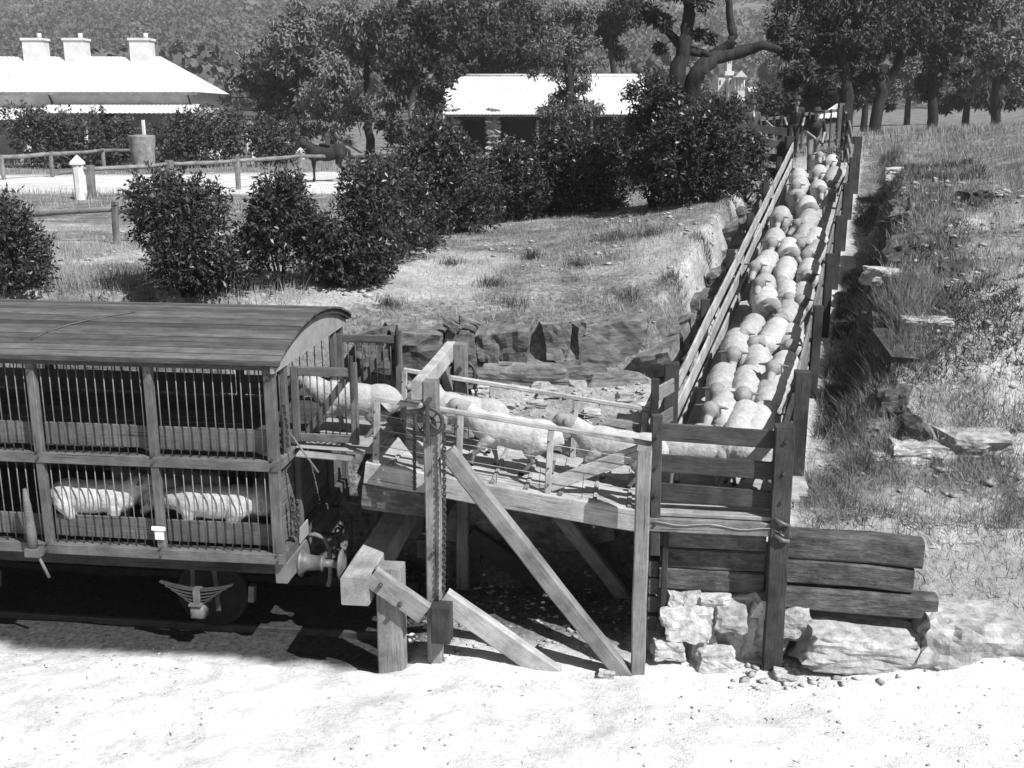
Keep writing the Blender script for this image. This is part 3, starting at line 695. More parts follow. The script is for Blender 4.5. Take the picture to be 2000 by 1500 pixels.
def race_floor_mesh():
    v = []; f = []; ys = np.arange(12.3, 29.0, .3); xs = np.linspace(-.72, .72, 9)
    for y in ys:
        for q in xs:
            p = Vector((race_x(y), y, race_z(y)+.02*noise.noise(Vector((q*3, y*2, 0)))-.02*max(0, 13-y)))+RN*q; v.append(p)
    n = len(xs)
    for i in range(len(ys)-1):
        for k in range(n-1): f.append((i*n+k, i*n+k+1, i*n+n+k+1, i*n+n+k))
    return mesh('race_floor', v, f, 'race_dirt', True)
mat('race_dirt', .22, .42, 5, bump=.8, dist=.03)
build_race()

# ------------------------------------------------------------------ retaining wall of old sleepers over rough stone
def build_wall():
    t = thing('sleeper_wall', 'retaining wall of stacked old sleepers beneath the loading platform', 'wall', LW(3, .35, 0), YAW)
    for (z0, z1) in ((.99, 1.24), (.725, .98), (.45, .715)):
        LB('sleeper', (1.72, .30, (z0+z1)/2), (2.93, .30, (z0+z1)/2), .2, z1-z0, 'wood_sleeper', t, bev=.02, jit=.012)
    for (a1, b, z0, z1) in ((4.66, .20, .93, 1.25), (4.58, .19, .62, .915), (4.85, .13, .33, .60)):
        LB('sleeper', (3.0, b+.06, (z0+z1)/2+.02), (a1, b-.02, (z0+z1)/2), .24, z1-z0, 'wood_sleeper', t, bev=.03, jit=.014)
    LB('batten', (1.78, .10, -.05), (1.78, .10, 1.22), .07, .07, 'wood_dark', t)
    for k, z in enumerate((1.05, .72, .5, .27, .02)): LB('sleeper', (1.655, .16, z), (1.655, 1.3, z), .11, .2, 'wood_sleeper', t, bev=.02)
    w = thing('stone_wall', 'rough broken stone footing under the sleeper wall', 'wall', LW(2.3, .3, -.3), YAW)
    rr = random.Random(5); k = 0
    for (z, zs) in ((-.22, .2), (.08, .19), (.33, .13)):
        a = 1.80
        while a < 3.05:
            sx = rr.uniform(.10, .2); me = block_mesh(sx, .18, zs*rr.uniform(.75, .95), 'rock_pale', 40+k, .08, 6); k += 1
            place('stone', me, None, w, Matrix.Translation(LW(a+sx, .30+rr.uniform(-.08, .06)-z*.1, z)) @ Matrix.Rotation(rr.uniform(-.3, .3), 4, 'Y')); a += sx*1.75
    for (a, b, z, sx, sy, sz) in ((2.05, .12, .12, .30, .16, .26), (2.55, .15, .2, .22, .16, .2), (1.85, .05, -.2, .2, .15, .15), (3.25, .16, .18, .22, .16, .22), (2.4, .0, -.3, .25, .2, .16)):
        me = block_mesh(sx*.9, sy, sz*.8, 'rock_pale', 70+k, .09, 8); k += 1; place('stone', me, None, w, Matrix.Translation(LW(a, b, z)))
    return t
build_wall()
# pale boulders along the foot of the right bank
for (a, b, z, sx, sy, sz, sd_, lab) in ((4.05, .06, -.02, .74, .42, .27, 3, 'long flat pale boulder lying below the sleeper wall'), (5.2, .1, .12, .6, .5, .42, 4, 'pale rounded boulder at the end of the sleeper wall'),
        (5.1, .75, .95, .35, .3, .25, 5, 'pale broken rock above the end of the sleeper wall'), (1.15, -.42, -.36, .09, .07, .06, 6, 'round pale stone at the foot of the brace'),
        (3.2, -.22, -.38, .16, .14, .1, 8, 'small pale rock beside the foot of the tall corner post')):
    props(place('boulder', block_mesh(sx*.9, sy*.9, sz*.75, 'rock_pale', sd_, .085, 10), None, None, Matrix.Translation(LW(a, b, z)) @ Matrix.Rotation(YAW, 4, 'Z')), lab, 'rock')
# ------------------------------------------------------------------ rock outcrop in the bank behind the ramp
def build_outcrop():
    t = thing('rock_outcrop', 'layered grey rock ledge cut in the bank behind the ramp', 'rock', (0.5, 15.5, 2), 0)
    B_ = [(1.42, 15.60, 2.58, .56, .34, .42, 1), (2.02, 15.75, 2.66, .24, .3, .38, 2), (.66, 15.55, 2.66, .20, .3, .27, 3), (.06, 15.5, 2.64, .21, .3, .24, 4), (-.33, 15.5, 2.62, .20, .28, .22, 5),
          (-1.38, 15.45, 2.60, .40, .32, .28, 6), (-1.98, 15.5, 2.55, .26, .32, .32, 7), (-.76, 15.5, 2.62, .24, .3, .26, 8), (.18, 15.32, 2.26, .60, .34, .14, 9), (-.62, 15.25, 2.20, .34, .3, .13, 10), (.95, 15.32, 2.22, .34, .28, .17, 11), (1.5, 15.2, 2.18, .4, .25, .10, 23),
          (-.1, 14.0, 1.35, .40, .3, .36, 12), (.55, 14.05, 1.28, .34, .3, .30, 13), (-.68, 14.1, 1.35, .26, .3, .36, 14), (1.08, 13.95, 1.38, .28, .26, .24, 15), (.2, 13.95, .68, .5, .34, .4, 16), (-.55, 14.0, .62, .38, .34, .35, 17), (.95, 13.85, .68, .4, .34, .4, 18), (1.55, 14.3, 1.72, .28, .28, .2, 19), (-1.2, 14.9, 1.6, .4, .38, .35, 20), (-1.15, 14.5, .6, .5, .38, .5, 21)]
    for (x, y, z, sx, sy, sz, sd_) in B_:
        place('rock', block_mesh(sx, sy, sz, 'rock', 100+sd_, .07, 5), None, t, Matrix.Translation((x, y, z)) @ Matrix.Rotation(random.uniform(-.10, .10), 4, 'Y') @ Matrix.Rotation(random.uniform(-.16, .16), 4, 'Z') @ Matrix.Rotation(random.uniform(-.08, .12), 4, 'X'))
    # broken faces beside the race
    for k in range(13):
        y = 15.4+k*.75; x = race_x(y)-1.25-random.uniform(0, .15); s_ = random.uniform(.16, .34)
        place('rock', block_mesh(s_*.8, s_*1.3, s_*.7, 'rock', 150+k, .1, 4), None, t, Matrix.Translation((x, y, gz(x, y)-s_*.25)) @ Matrix.Rotation(random.uniform(-.4, .4), 4, 'Y') @ Matrix.Rotation(-.33+random.uniform(-.3, .3), 4, 'Z'))
    for k in range(14):
        x = random.uniform(-1.9, 2.1); y = random.uniform(15.2, 15.5); s_ = random.uniform(.06, .15)
        place('rock', block_mesh(s_*1.5, s_, s_*.7, 'rock', 240+k, .1, 4), None, t, Matrix.Translation((x, y, random.choice((2.2, 2.35, 2.8, 2.95))+random.uniform(-.08, .08))) @ Matrix.Rotation(random.uniform(-.5, .5), 4, 'Y') @ Matrix.Rotation(random.uniform(-.5, .5), 4, 'Z'))
    for k in range(16):
        x = random.uniform(-1.2, 1.9); y = random.uniform(14.1, 15.1); s = random.uniform(.05, .13)
        place('rock', block_mesh(s*1.3, s, s*.6, 'rock_pale', 200+k, .12, 3), None, t, Matrix.Translation((x, y, gz(x, y)+s*.3)))
    # rocks on the right bank
    for k, (x, y, s) in enumerate(((5.15, 13.1, .24), (5.9, 15.2, .24), (4.75, 13.0, .12), (6.0, 17.2, .2), (7.95, 25.6, .12), (9.4, 26.4, .3), (4.95, 15.9, .12), (5.75, 18.4, .13), (5.9, 13.2, .35))):
        lab = ['pale rock low on the bank above the sleeper wall', 'grey rock half way up the weedy bank', 'small rock beside the weeds next to the race post', 'flat rock in dry grass near the fence', 'small white stone beside the dark race posts', 'long pale slab in the dry grass slope', 'pale stone lying against the fence foot', 'white stone at the foot of a race post', 'broad pale rock face on the right bank'][k]
        props(place('bank_rock', block_mesh(s*1.4, s, s*.6, 'rock_pale', 300+k, .09, 9), None, None, Matrix.Translation((x, y, gz(x, y)-s*.15))), lab, 'rock')
build_outcrop()
def build_cut_bank():
    t = thing('rock_cutting', 'dark broken rock face of the cut bank beyond the race fence', 'rock', (6.2, 17, gz(6.2, 17)))
    rr = random.Random(91)
    for k in range(20):
        y = rr.uniform(13.6, 25); s = rr.choice((1.45, 1.6, 1.75, 1.9, 2.1, 2.5, 3.0)); p = Vector((race_x(y), y, 0))+RN*(s+.25+rr.uniform(-.1, .1)); q = rr.uniform(.12, .36)
        place('rock', block_mesh(q*.7, q*1.5, q*.75, 'rock_dark' if rr.random() < .85 else 'rock', 600+k, .10, 6), None, t, Matrix.Translation((p.x, p.y, gz(p.x, p.y)-q*.5)) @ Matrix.Rotation(-.33+rr.uniform(-.4, .4), 4, 'Z') @ Matrix.Rotation(rr.uniform(-.7, .1), 4, 'Y') @ Matrix.Rotation(rr.uniform(-.3, .3), 4, 'X'))
build_cut_bank()
# ------------------------------------------------------------------ bodies
def tagged(name, prims, tags, voxel, smooth=4):
    """blob whose faces take the material of the nearest primitive"""
    me = blob(name, prims, voxel, smooth); names = []
    for t in tags:
        if t not in names: names.append(t)
    for t in names: me.materials.append(MATS[t])
    n = len(me.polygons); c = np.zeros(n*3, np.float32); me.polygons.foreach_get('center', c); c = c.reshape(-1, 3)
    best = np.full(n, 1e9); idx = np.zeros(n, np.int32)
    for p, t in zip(prims, tags):
        if p[0] == 'e': d = (np.linalg.norm((c-np.array(p[1]))/np.array(p[2]), axis=1)-1)*min(p[2])
        else:
            p0, p1 = np.array(p[1], float), np.array(p[2], float); ax = p1-p0; q = np.clip(((c-p0)@ax)/(ax@ax), 0, 1)
            d = np.linalg.norm(c-(p0+q[:, None]*ax), axis=1)-(p[3]+(p[4]-p[3])*q)
        w = d < best; best[w] = d[w]; idx[w] = names.index(t)
    me.polygons.foreach_set('material_index', idx); return me
def fleece(me, wool_index=0, amp=.006):
    n = len(me.vertices); co = np.zeros(n*3, np.float32); me.vertices.foreach_get('co', co); no = np.zeros(n*3, np.float32); me.vertices.foreach_get('normal', no)
    iw = np.zeros(n, bool)
    for p in me.polygons:
        if p.material_index == wool_index: iw[list(p.vertices)] = True
    co = co.reshape(-1, 3); no = no.reshape(-1, 3)
    d = np.array([noise.noise(Vector(c)*30)*.7+noise.noise(Vector(c)*62)*.7 if w else 0 for c, w in zip(co, iw)], np.float32)
    me.vertices.foreach_set('co', (co+no*(d*amp)[:, None]).ravel()); me.update()
def sheep_mesh(kind):
    W_, F_, Z_, L_, K = 'wool', 'sheep_face', 'sheep_muzzle', 'sheep_leg', 'black_soft'
    P = []; T = []
    def a(t, *p): P.append(p); T.append(t)
    a(W_, 'e', (.20, 0, .50), (.30, .185, .205)); a(W_, 'e', (-.05, 0, .49), (.38, .203, .205)); a(W_, 'e', (-.30, 0, .51), (.25, .19, .20))
    nk = {'level': ((.52, 0, .66), (.60, 0, .70), (.80, 0, .55)), 'low': ((.55, 0, .52), (.64, 0, .53), (.83, 0, .36)), 'up': ((.46, 0, .74), (.53, 0, .82), (.72, 0, .70)),
          'left': ((.50, .06, .66), (.55, .12, .70), (.68, .28, .55)), 'right': ((.50, -.05, .62), (.56, -.10, .65), (.70, -.23, .49)), 'run': ((.56, 0, .66), (.66, 0, .70), (.87, 0, .60))}[kind]
    n1, h0, h1 = [np.array(q) for q in nk]
    d = (h1-h0)/np.linalg.norm(h1-h0); side = np.cross(d, (0, 0, 1)); side /= np.linalg.norm(side); up = np.cross(side, d)
    a(W_, 'c', (.34, 0, .52), tuple(n1), .155, .110); a('wool_dusty', 'c', tuple(n1*.75+h0*.25), tuple(h0+d*.03+up*.012), .112, .098)
    mid = h0+(h1-h0)*.45
    a(F_, 'c', tuple(h0+d*.045), tuple(mid), .080, .068); a(Z_, 'c', tuple(mid+d*.02), tuple(h1+d*.02), .060, .046)
    for s in (-1, 1):
        e0 = h0+side*s*.065+up*.02-d*.01; e1 = e0+side*s*.125-up*.03-d*.01
        a(F_, 'c', tuple(e0), tuple(e1), .028, .015)
        a(K, 'e', tuple(mid-d*.02+side*s*.060+up*.024), (.016, .016, .016))
        a(K, 'e', tuple(h1+d*.06+side*s*.016), (.009, .009, .009))
    st = {'run': ((.20, .05, -.16, .02), (-.14, -.02, .2, .08)), 'level': ((.07, .0), (-.06, .02))}.get(kind)
    sw = {'run': (.20, -.10, .18, -.14), 'low': (.04, -.07, .06, -.05), 'up': (.0, .03, -.02, .03)}.get(kind, (.08, -.06, -.07, .07))
    for i, (x, y) in enumerate(((.26, .10), (.26, -.10))):
        q = sw[i]; a(W_, 'c', (x, y, .40), (x+q*.4, y, .27), .085, .055); a(L_, 'c', (x+q*.4, y, .25), (x+q*.75, y, .17), .037, .032); a(L_, 'c', (x+q*.75, y, .17), (x+q-abs(q)*.2, y, .035), .028, .024)
        a(K, 'c', (x+q-abs(q)*.2, y, .03), (x+q-abs(q)*.2+.03, y, .018), .027, .022)
    for i, (x, y) in enumerate(((-.32, .11), (-.32, -.11))):
        q = sw[2+i]; a(W_, 'c', (x, y, .45), (x+.05+q*.3, y, .31), .125, .075); a(L_, 'c', (x+.05+q*.3, y, .29), (x-.07+q*.7, y, .20), .052, .036); a(L_, 'c', (x-.07+q*.7, y, .20), (x-.03+q, y, .035), .030, .025)
        a(K, 'c', (x-.03+q, y, .03), (x+q, y, .018), .028, .022)
    a(W_, 'c', (-.52, 0, .56), (-.56, 0, .46), .035, .028)
    me = tagged('sheep', P, T, .0125, 3); fleece(me); return me
SHEEP = {k: sheep_mesh(k) for k in ('level', 'low', 'up', 'left', 'right', 'run')}
def put_sheep(kind, pos, heading, pitch, label, group, scale=1.0):
    o = bpy.data.objects.new('sheep', SHEEP[kind]); COL.objects.link(o)
    o.matrix_basis = Matrix.Translation(pos) @ Matrix.Rotation(heading, 4, 'Z') @ Matrix.Rotation(pitch, 4, 'Y') @ (Matrix.Diagonal(tuple(scale)+(1,)) if hasattr(scale, '__len__') else Matrix.Scale(scale, 4))
    return props(o, label, 'sheep', group)
RACE_SHEEP = [(1030,148,'up'),(1105,152,'level'),(925,240,'low'),(1035,220,'level'),(1118,232,'low'),(925,290,'level'),(1038,305,'level'),(912,338,'level'),(968,410,'left'),(808,465,'level'),(975,488,'right'),
    (962,565,'right'),(785,600,'level'),(1008,600,'right'),(862,658,'left'),(1012,668,'level'),(735,725,'level'),(850,755,'low'),(1002,775,'level'),(725,845,'up'),(862,890,'level'),(735,935,'left'),(982,905,'level'),
    (872,1000,'right'),(655,1080,'level'),(782,1130,'right'),(893,1140,'level'),(572,1195,'level'),(690,1262,'low'),(830,1312,'up'),(490,1375,'level'),(630,1405,'level'),(765,1440,'low')]
RACE_SHEEP = [(1240+x/2.884, 260+y/2.884, k) for x, y, k in RACE_SHEEP]+[(1412, 796, 'up'), (1450, 820, 'right'), (1484, 815, 'low')]
KL = {'level': 'head level', 'low': 'head lowered', 'up': 'head raised', 'left': 'looking toward dark fence', 'right': 'looking toward sunlit boards'}
ORD = ['first', 'second', 'third', 'fourth', 'fifth', 'sixth', 'seventh']
YS = [13.3, 15.72, 18.13, 20.55, 22.97, 25.38, 27.8]
hd = math.atan2(-RD.y, -RD.x); used = {}; flock = []
for i, (px, py, k) in enumerate(RACE_SHEEP):
    r = ray(px, py); t = (1.6+.60-.177*13.3-CAMH)/(r[2]-.177*r[1]); x, y = r[0]*t, r[1]*t
    s = (x-race_x(y)); s = max(-.46, min(.46, s)); x = race_x(y)+s; flock.append((x, y, s, k))
for (x, y, s, k) in sorted(flock, key=lambda q: q[1]):
    lane = 'beside sunlit boards' if s < -.2 else 'beside dark fence' if s > .2 else 'in mid race'
    n = sum(1 for q in YS if q <= y); NW = ['one', 'two', 'three', 'four', 'five', 'six', 'seven']
    where = 'below the first posts' if n == 0 else 'above the topmost posts' if n == 7 else 'between posts %s and %s' % (NW[n-1], NW[n])
    lab = 'sheep %s %s from platform, %s' % (lane, where, KL[k])
    for w in ('upper ', 'higher ', 'rearmost '):
        if lab in used: lab = w+'sheep'+lab[lab.index('sheep')+5:]
    used[lab] = 1
    put_sheep(k, Vector((x, y, max(race_z(y), 1.5) if y < 13 else race_z(y))), hd+random.uniform(-.14, .14), math.atan(.167) if y > 13 else .03, lab, 'sheep walking down the race', random.uniform(.98, 1.10))
HL = math.pi+YAW
ZT = lambda a: 1.94-(a+1.72)*(.45/3.2)
for (k, a, b, z, h, p, lab, sc) in (('run', -2.12, .98, 1.96, 0, -.06, 'sheep going in at the wagon door behind the open barred leaf', (1.08, .9, 1.0)), ('up', -.80, 1.16, ZT(-.80), .05, -.14, 'sheep on the ramp looking up beyond the hoist post', (1.0, .88, .98)),
        ('run', -.12, .60, ZT(-.12), 0, -.14, 'sheep striding up the ramp beneath the near rail beside the hoist post', (1.06, .88, 1.0)), ('run', 1.16, .78, ZT(1.16), -.05, -.12, 'sheep stepping onto the foot of the ramp next to the gate post', (1.06, .88, 1.0)),
        ('low', 2.12, .92, 1.5, .1, 0, 'sheep turning off the platform behind the end fence boards', 1.02), ('left', 2.72, .78, 1.5, -.55, 0, 'sheep on the platform behind the right end of the fence boards', 1.0)):
    put_sheep(k, LW(a, b, z), HL+h, p, lab, None, sc)
for (k, a, b, h, lab) in (('level', -5.16, .10, .05, 'fleecy sheep standing in the lower deck beside the left wagon post'), ('right', -4.62, .40, math.pi-.35, 'small sheep in the lower deck between two other sheep'),
        ('left', -4.18, .62, 2.8, 'sheep deep in the lower deck behind the middle wagon post'), ('low', -3.66, .10, math.pi+.03, 'fleecy sheep in the lower deck right of the card holder'), ('level', -3.12, .55, 1.70, 'sheep half hidden in the lower deck corner by the wagon end')):
    put_sheep(k, LW(a, b, .822), YAW+h, 0, lab, None, 1.05)

# ------------------------------------------------------------------ people
def hand(P, T, w, d, side, m='skin'):
    w = np.array(w, float); d = np.array(d, float); d /= np.linalg.norm(d); s = np.array(side, float)
    palm = w+d*.075; P.append(('c', tuple(w), tuple(palm), .030, .034)); T.append(m)
    for i, (o, l) in enumerate(((-.030, .062), (-.010, .075), (.010, .070), (.028, .055))):
        b = palm+s*o+d*.01; k = b+d*l*.5; e = k+d*l*.45+np.array((0, -.012, -.015))
        P.append(('c', tuple(b), tuple(k), .010, .009)); T.append(m); P.append(('c', tuple(k), tuple(e), .009, .008)); T.append(m)
    tb = w+d*.025-s*.03; P.append(('c', tuple(tb), tuple(tb-s*.03+d*.045), .011, .009)); T.append(m)
def person(label, loc, rz, shirt, sleeve, trouser, lower, boot, arms, legs, lean=0, headfwd=0, hat='brim', vest=None):
    """facing -Y; arms: per side (elbow, wrist); legs: per side (knee, ankle)"""
    P = []; T = []
    def a(t, *p): P.append(p); T.append(t)
    ch = np.array((0, -lean*.38, 1.30-abs(lean)*.08)); nk = ch+np.array((0, -lean*.2, .20)); hc = nk+np.array((0, -.02-headfwd, .13-headfwd*.4))
    a(trouser, 'e', (0, 0, .95), (.165, .115, .13)); a(shirt, 'c', (0, -lean*.1, 1.05), tuple(ch), .135, .155, (1.12, .8, 1)); a(shirt, 'c', tuple(ch+np.array((-.13, 0, .10))), tuple(ch+np.array((.13, 0, .10))), .075, .075)
    if vest: a(vest, 'e', tuple(ch+np.array((0, -.12, .03))), (.035, .035, .13))
    a('skin', 'c', tuple(nk-np.array((0, 0, .02))), tuple(hc), .055, .055); a('skin', 'e', tuple(hc), (.075, .095, .115)); a('skin', 'e', tuple(hc+np.array((0, -.03, -.075))), (.048, .06, .045))
    a('skin', 'e', tuple(hc+np.array((0, -.10, -.015))), (.014, .022, .028))
    for s in (-1, 1):
        a('skin', 'e', tuple(hc+np.array((s*.076, .01, -.01))), (.012, .02, .032)); a('black_soft', 'e', tuple(hc+np.array((s*.03, -.090, .018))), (.014, .012, .010))
    a('black_soft', 'c', tuple(hc+np.array((-.022, -.088, -.062))), tuple(hc+np.array((.022, -.088, -.062))), .008, .008)
    a('felt', 'e', tuple(hc+np.array((0, .03, .02))), (.078, .08, .095))
    for s, (el, wr) in zip((-1, 1), arms):
        sh = ch+np.array((s*.185, 0, .11)); el = np.array(el)*np.array((s, 1, 1)); wr = np.array(wr)*np.array((s, 1, 1))
        a(shirt, 'c', tuple(sh), tuple(el), .062, .046); a(sleeve, 'c', tuple(el), tuple(wr), .044, .031); hand(P, T, wr, wr-el, (1, 0, 0))
    for s, (kn, an) in zip((-1, 1), legs):
        kn = np.array(kn)*np.array((s, 1, 1)); an = np.array(an)*np.array((s, 1, 1))
        a(trouser, 'c', (s*.085, 0, .92), tuple(kn), .095, .064); a(lower, 'c', tuple(kn), tuple(an), .060, .042); a(boot, 'c', tuple(an+np.array((0, .02, -.05))), tuple(an+np.array((0, -.14, -.06))), .042, .036)
    t = thing('person', label, 'person', loc, rz); M = TM[t.name]
    place('body', tagged('body', P, T, .017, 2), None, t, M)
    prof = [(0, .085), (.0, .155), (.012, .158), (.014, .095), (.05, .092), (.10, .082), (.12, .06), (.115, 0.001)]
    hm = lathe_mesh('hat', prof, 'felt', 18)
    for v in hm.vertices: v.co.z *= 1.12; v.co.x += -.25*(v.co.y*v.co.y)
    place('hat', hm, None, t, M @ Matrix.Translation(tuple(hc+np.array((0, .005, .045)))) @ Matrix.Rotation(-.12-headfwd, 4, 'X') @ Matrix.Rotation(-math.pi/2, 4, 'Y'))
    return t
AR = ((.26, .02, 1.14), (.27, -.03, .90)); LG = ((.10, -.01, .50), (.10, .01, .10))
p = uz(1468, 322, 4.58); person('smiling man in dark suit jacket, tie and hat standing behind the shrubs', (6.72, 31.0, gz(6.72, 31.0)), .15, 'cloth_suit', 'cloth_suit', 'cloth_dark', 'cloth_dark', 'felt', (AR, AR), (LG, LG), 0, 0, vest='cloth_light')
person('man in wide-brimmed hat and dark waistcoat leaning on the yard fence', (8.15, 32.0, gz(8.15, 32.0)), 0, 'cloth_dark', 'cloth_mid', 'cloth_dark', 'cloth_dark', 'felt', (((.30, -.05, 1.15), (.30, -.30, 1.02)), ((.28, -.05, 1.14), (.2, -.28, 1.0))), (LG, LG), .35, .03, vest='cloth_mid')
person('man in shorts and dark shirt walking behind the last sheep', (8.12, 29.7, gz(8.12, 29.7)), -.1, 'cloth_dark', 'skin', 'cloth_mid', 'cloth_dark', 'felt', (((.27, -.10, 1.13), (.10, -.34, 1.0)), ((.28, -.02, 1.10), (.22, -.2, .92))), (((.10, -.12, .52), (.12, -.20, .10)), ((.10, .04, .50), (.10, .16, .14))), .45, .06)

# ------------------------------------------------------------------ horse (faces -X)
def build_horse():
    P = []; T = []; Hh = 'horse_hide'
    def a(*p, t=Hh): P.append(p); T.append(t)
    a('e', (-.42, 0, 1.12), (.36, .26, .33)); a('e', (0, 0, 1.10), (.55, .27, .31)); a('e', (.50, 0, 1.16), (.36, .27, .32))
    a('c', (-.55, 0, 1.25), (-.98, .0, 1.55), .24, .14); a('c', (-.98, 0, 1.57), (-1.30, 0, 1.16), .125, .075); a('c', (-1.2, 0, 1.28), (-1.36, 0, 1.08), .08, .065)
    for s in (-1, 1):
        a('c', (-.96, s*.06, 1.66), (-.97, s*.08, 1.80), .035, .012)
        a('c', (-.50, s*.15, 1.0), (-.50, s*.14, .55), .11, .055); a('c', (-.50, s*.14, .55), (-.50, s*.14, .12), .045, .04); a('c', (-.5, s*.14, .12), (-.53, s*.14, .03), .05, .055, t='black_soft')
        a('c', (.55, s*.16, 1.05), (.48, s*.15, .72), .19, .10); a('c', (.48, s*.15, .72), (.66, s*.14, .50), .085, .055); a('c', (.66, s*.14, .50), (.60, s*.14, .12), .045, .04); a('c', (.60, s*.14, .12), (.57, s*.14, .03), .05, .055, t='black_soft')
    for k in range(7): a('e', (-.5-.08*k, 0, 1.44+.045*k), (.07, .045, .08), t='black_soft')
    t = thing('horse', 'dark tethered horse standing in the dusty road behind the rail fence', 'horse', (-7.45, 44.0, gz(-7.45, 44.0)), .28); M = TM[t.name]
    place('body', tagged('horse_body', P, T, .03, 3), None, t, M)
    place('tail', (lambda vf: mesh('tail', vf[0], vf[1], 'black_soft', True))(sweep([(.82, 0, 1.3), (.93, 0, 1.2), (.95, 0, .9), (.9, 0, .6)], [.03, .06, .07, .02])), None, t, M)
    place('saddle', rock_mesh(.26, .28, .10, 'cloth_dark', 9, 3, .05), None, t, M @ Matrix.Translation((0, 0, 1.42)))
    place('rein', (lambda vf: mesh('rein', vf[0], vf[1], 'rope', True))(sweep([(-1.28, -.06, 1.2), (-1.05, -.16, 1.18), (-.8, -.24, 1.3)], .015, 5)), None, t, M)
build_horse()
# ------------------------------------------------------------------ plants
mat('scrub_dark', .03, .11, 3, rough=.8, spec=.1, bump=0)
def hit(px, py, t0=9, t1=400):
    r = ray(px, py); ts = np.concatenate([np.arange(t0, 80, .15), np.arange(80, t1, 1.5)]); z = CAMH+r[2]*ts
    g = terrain(r[0]*ts, r[1]*ts); k = np.argmax(z <= g); t = ts[k] if (z <= g).any() else ts[-1]
    return Vector((r[0]*t, r[1]*t, float(g[k])))
def shrub(label, base, w, h, m='leaf_shrub', twigs=520, leaf=.12, seed=0, per=9, group='dark-leaved shrubs along the paddock', cat='shrub', name='shrub', skirt=.12):
    rg = np.random.default_rng(seed+50); t = thing(name, label, cat, base, 0, group); M = TM[t.name]
    nl = 17; lob = []
    for i in range(nl):
        a = rg.uniform(0, 2*math.pi); q = rg.uniform(.15, .62); z = rg.uniform(.10, .86); sh = math.sqrt(max(.12, 1-((z-.42)/.62)**2))
        lob.append((math.cos(a)*q*w*.5*sh, math.sin(a)*q*w*.5*sh, z*h*.94, rg.uniform(.24, .36)*min(w, h)*.62))
    lob = np.array(lob); k = rg.integers(0, nl, twigs); c = lob[k, :3]; R = lob[k, 3]
    d = rg.normal(size=(twigs, 3)); d /= np.linalg.norm(d, axis=1)[:, None]
    b0 = c+d*(R*rg.uniform(.45, 1.0, twigs)**.6)[:, None]; b0[:, 2] = np.maximum(b0[:, 2], skirt+rg.uniform(0, .12, twigs))
    g = d*.8+np.stack([b0[:, 0]/w, b0[:, 1]/w, np.full(twigs, .55)], 1)+rg.normal(size=(twigs, 3))*.25; g /= np.linalg.norm(g, axis=1)[:, None]
    tl = rg.uniform(.14, .30, twigs)*max(1, leaf/.12)
    B = []; D = []; S = []
    for j in range(per):
        f = (j+.5)/per; p = b0+g*(tl*f)[:, None]; rd = rg.normal(size=(twigs, 3)); rd /= np.linalg.norm(rd, axis=1)[:, None]
        dd = g*.55+rd*.85+np.array((0, 0, -.18)); dd /= np.linalg.norm(dd, axis=1)[:, None]; B.append(p); D.append(dd); S.append(rg.uniform(.6, 1.15, twigs)*leaf)
    v, f = leaf_quads(np.vstack(B), np.vstack(D), np.concatenate(S), .36, .3, rg)
    place('foliage', big_mesh('foliage', v, f, m), None, t, M)
    V = []; F_ = []
    for i in range(6):
        q = lob[i, :3]; s0 = np.array((rg.uniform(-.08, .08), rg.uniform(-.08, .08), -.1)); mid = (s0+q)/2+np.array((q[0]*.15, q[1]*.15, .05))
        vv, ff = sweep([s0, mid, q], [.03, .022, .008], 5); n = len(V); V += vv; F_ += [tuple(x+n for x in y) for y in ff]
    place('stems', mesh('stems', V, F_, 'bark', True), None, t, M)
    return t
SHR = [((35, 594), 1.7, 1.40, 620, 'dark shrub below the sagging log rail end behind the wagon'), ((368, 590), 2.15, 1.75, 1250, 'broad rounded dark shrub behind the wagon roof beside the leaning fence post'), ((560, 571), 1.25, 1.85, 850, 'upright dark shrub behind the wagon end below the horse'),
       ((650, 560), 1.2, 1.4, 600, 'low dark shrub filling the gap under the horse'), ((722, 552), 1.4, 2.0, 900, 'narrow dark shrub above the open end doors'), ((775, 505), 1.9, 1.9, 800, 'dark shrub crowded behind the narrow one'), ((845, 480), 2.2, 2.5, 1150, 'tall dark shrub standing left of the shed opening'), ((905, 455), 1.6, 1.7, 600, 'low dark shrub reaching toward the shed opening'),
       ((1000, 432), 2.0, 1.8, 800, 'wide dark shrub in front of the shed opening'), ((1075, 420), 2.4, 2.1, 950, 'dark shrub at the foot of the small-leaved tree'), ((1165, 412), 2.4, 1.9, 850, 'spreading dark shrub below the shed eave'), ((1275, 405), 1.4, 2.95, 800, 'tall leafy shrub reaching up to the right end of the shed roof'),
       ((1330, 400), 2.1, 2.05, 900, 'dark shrub under the leaning trunks of the forked gum'), ((1400, 394), 2.0, 2.1, 850, 'large dark shrub between the forked gum and the man in the suit'), ((1452, 388), 1.3, 1.35, 500, 'low dark shrub in front of the man in the suit')]
for i, (p, w, h, n, lab) in enumerate(SHR):
    b = hit(*p)
    if b.y < 15.5: b = Vector((b.x, 15.75, gz(b.x, 15.75)))
    shrub(lab, b, w, h, twigs=int(n*1.45), seed=i, leaf=.10 if i < 6 else .118)

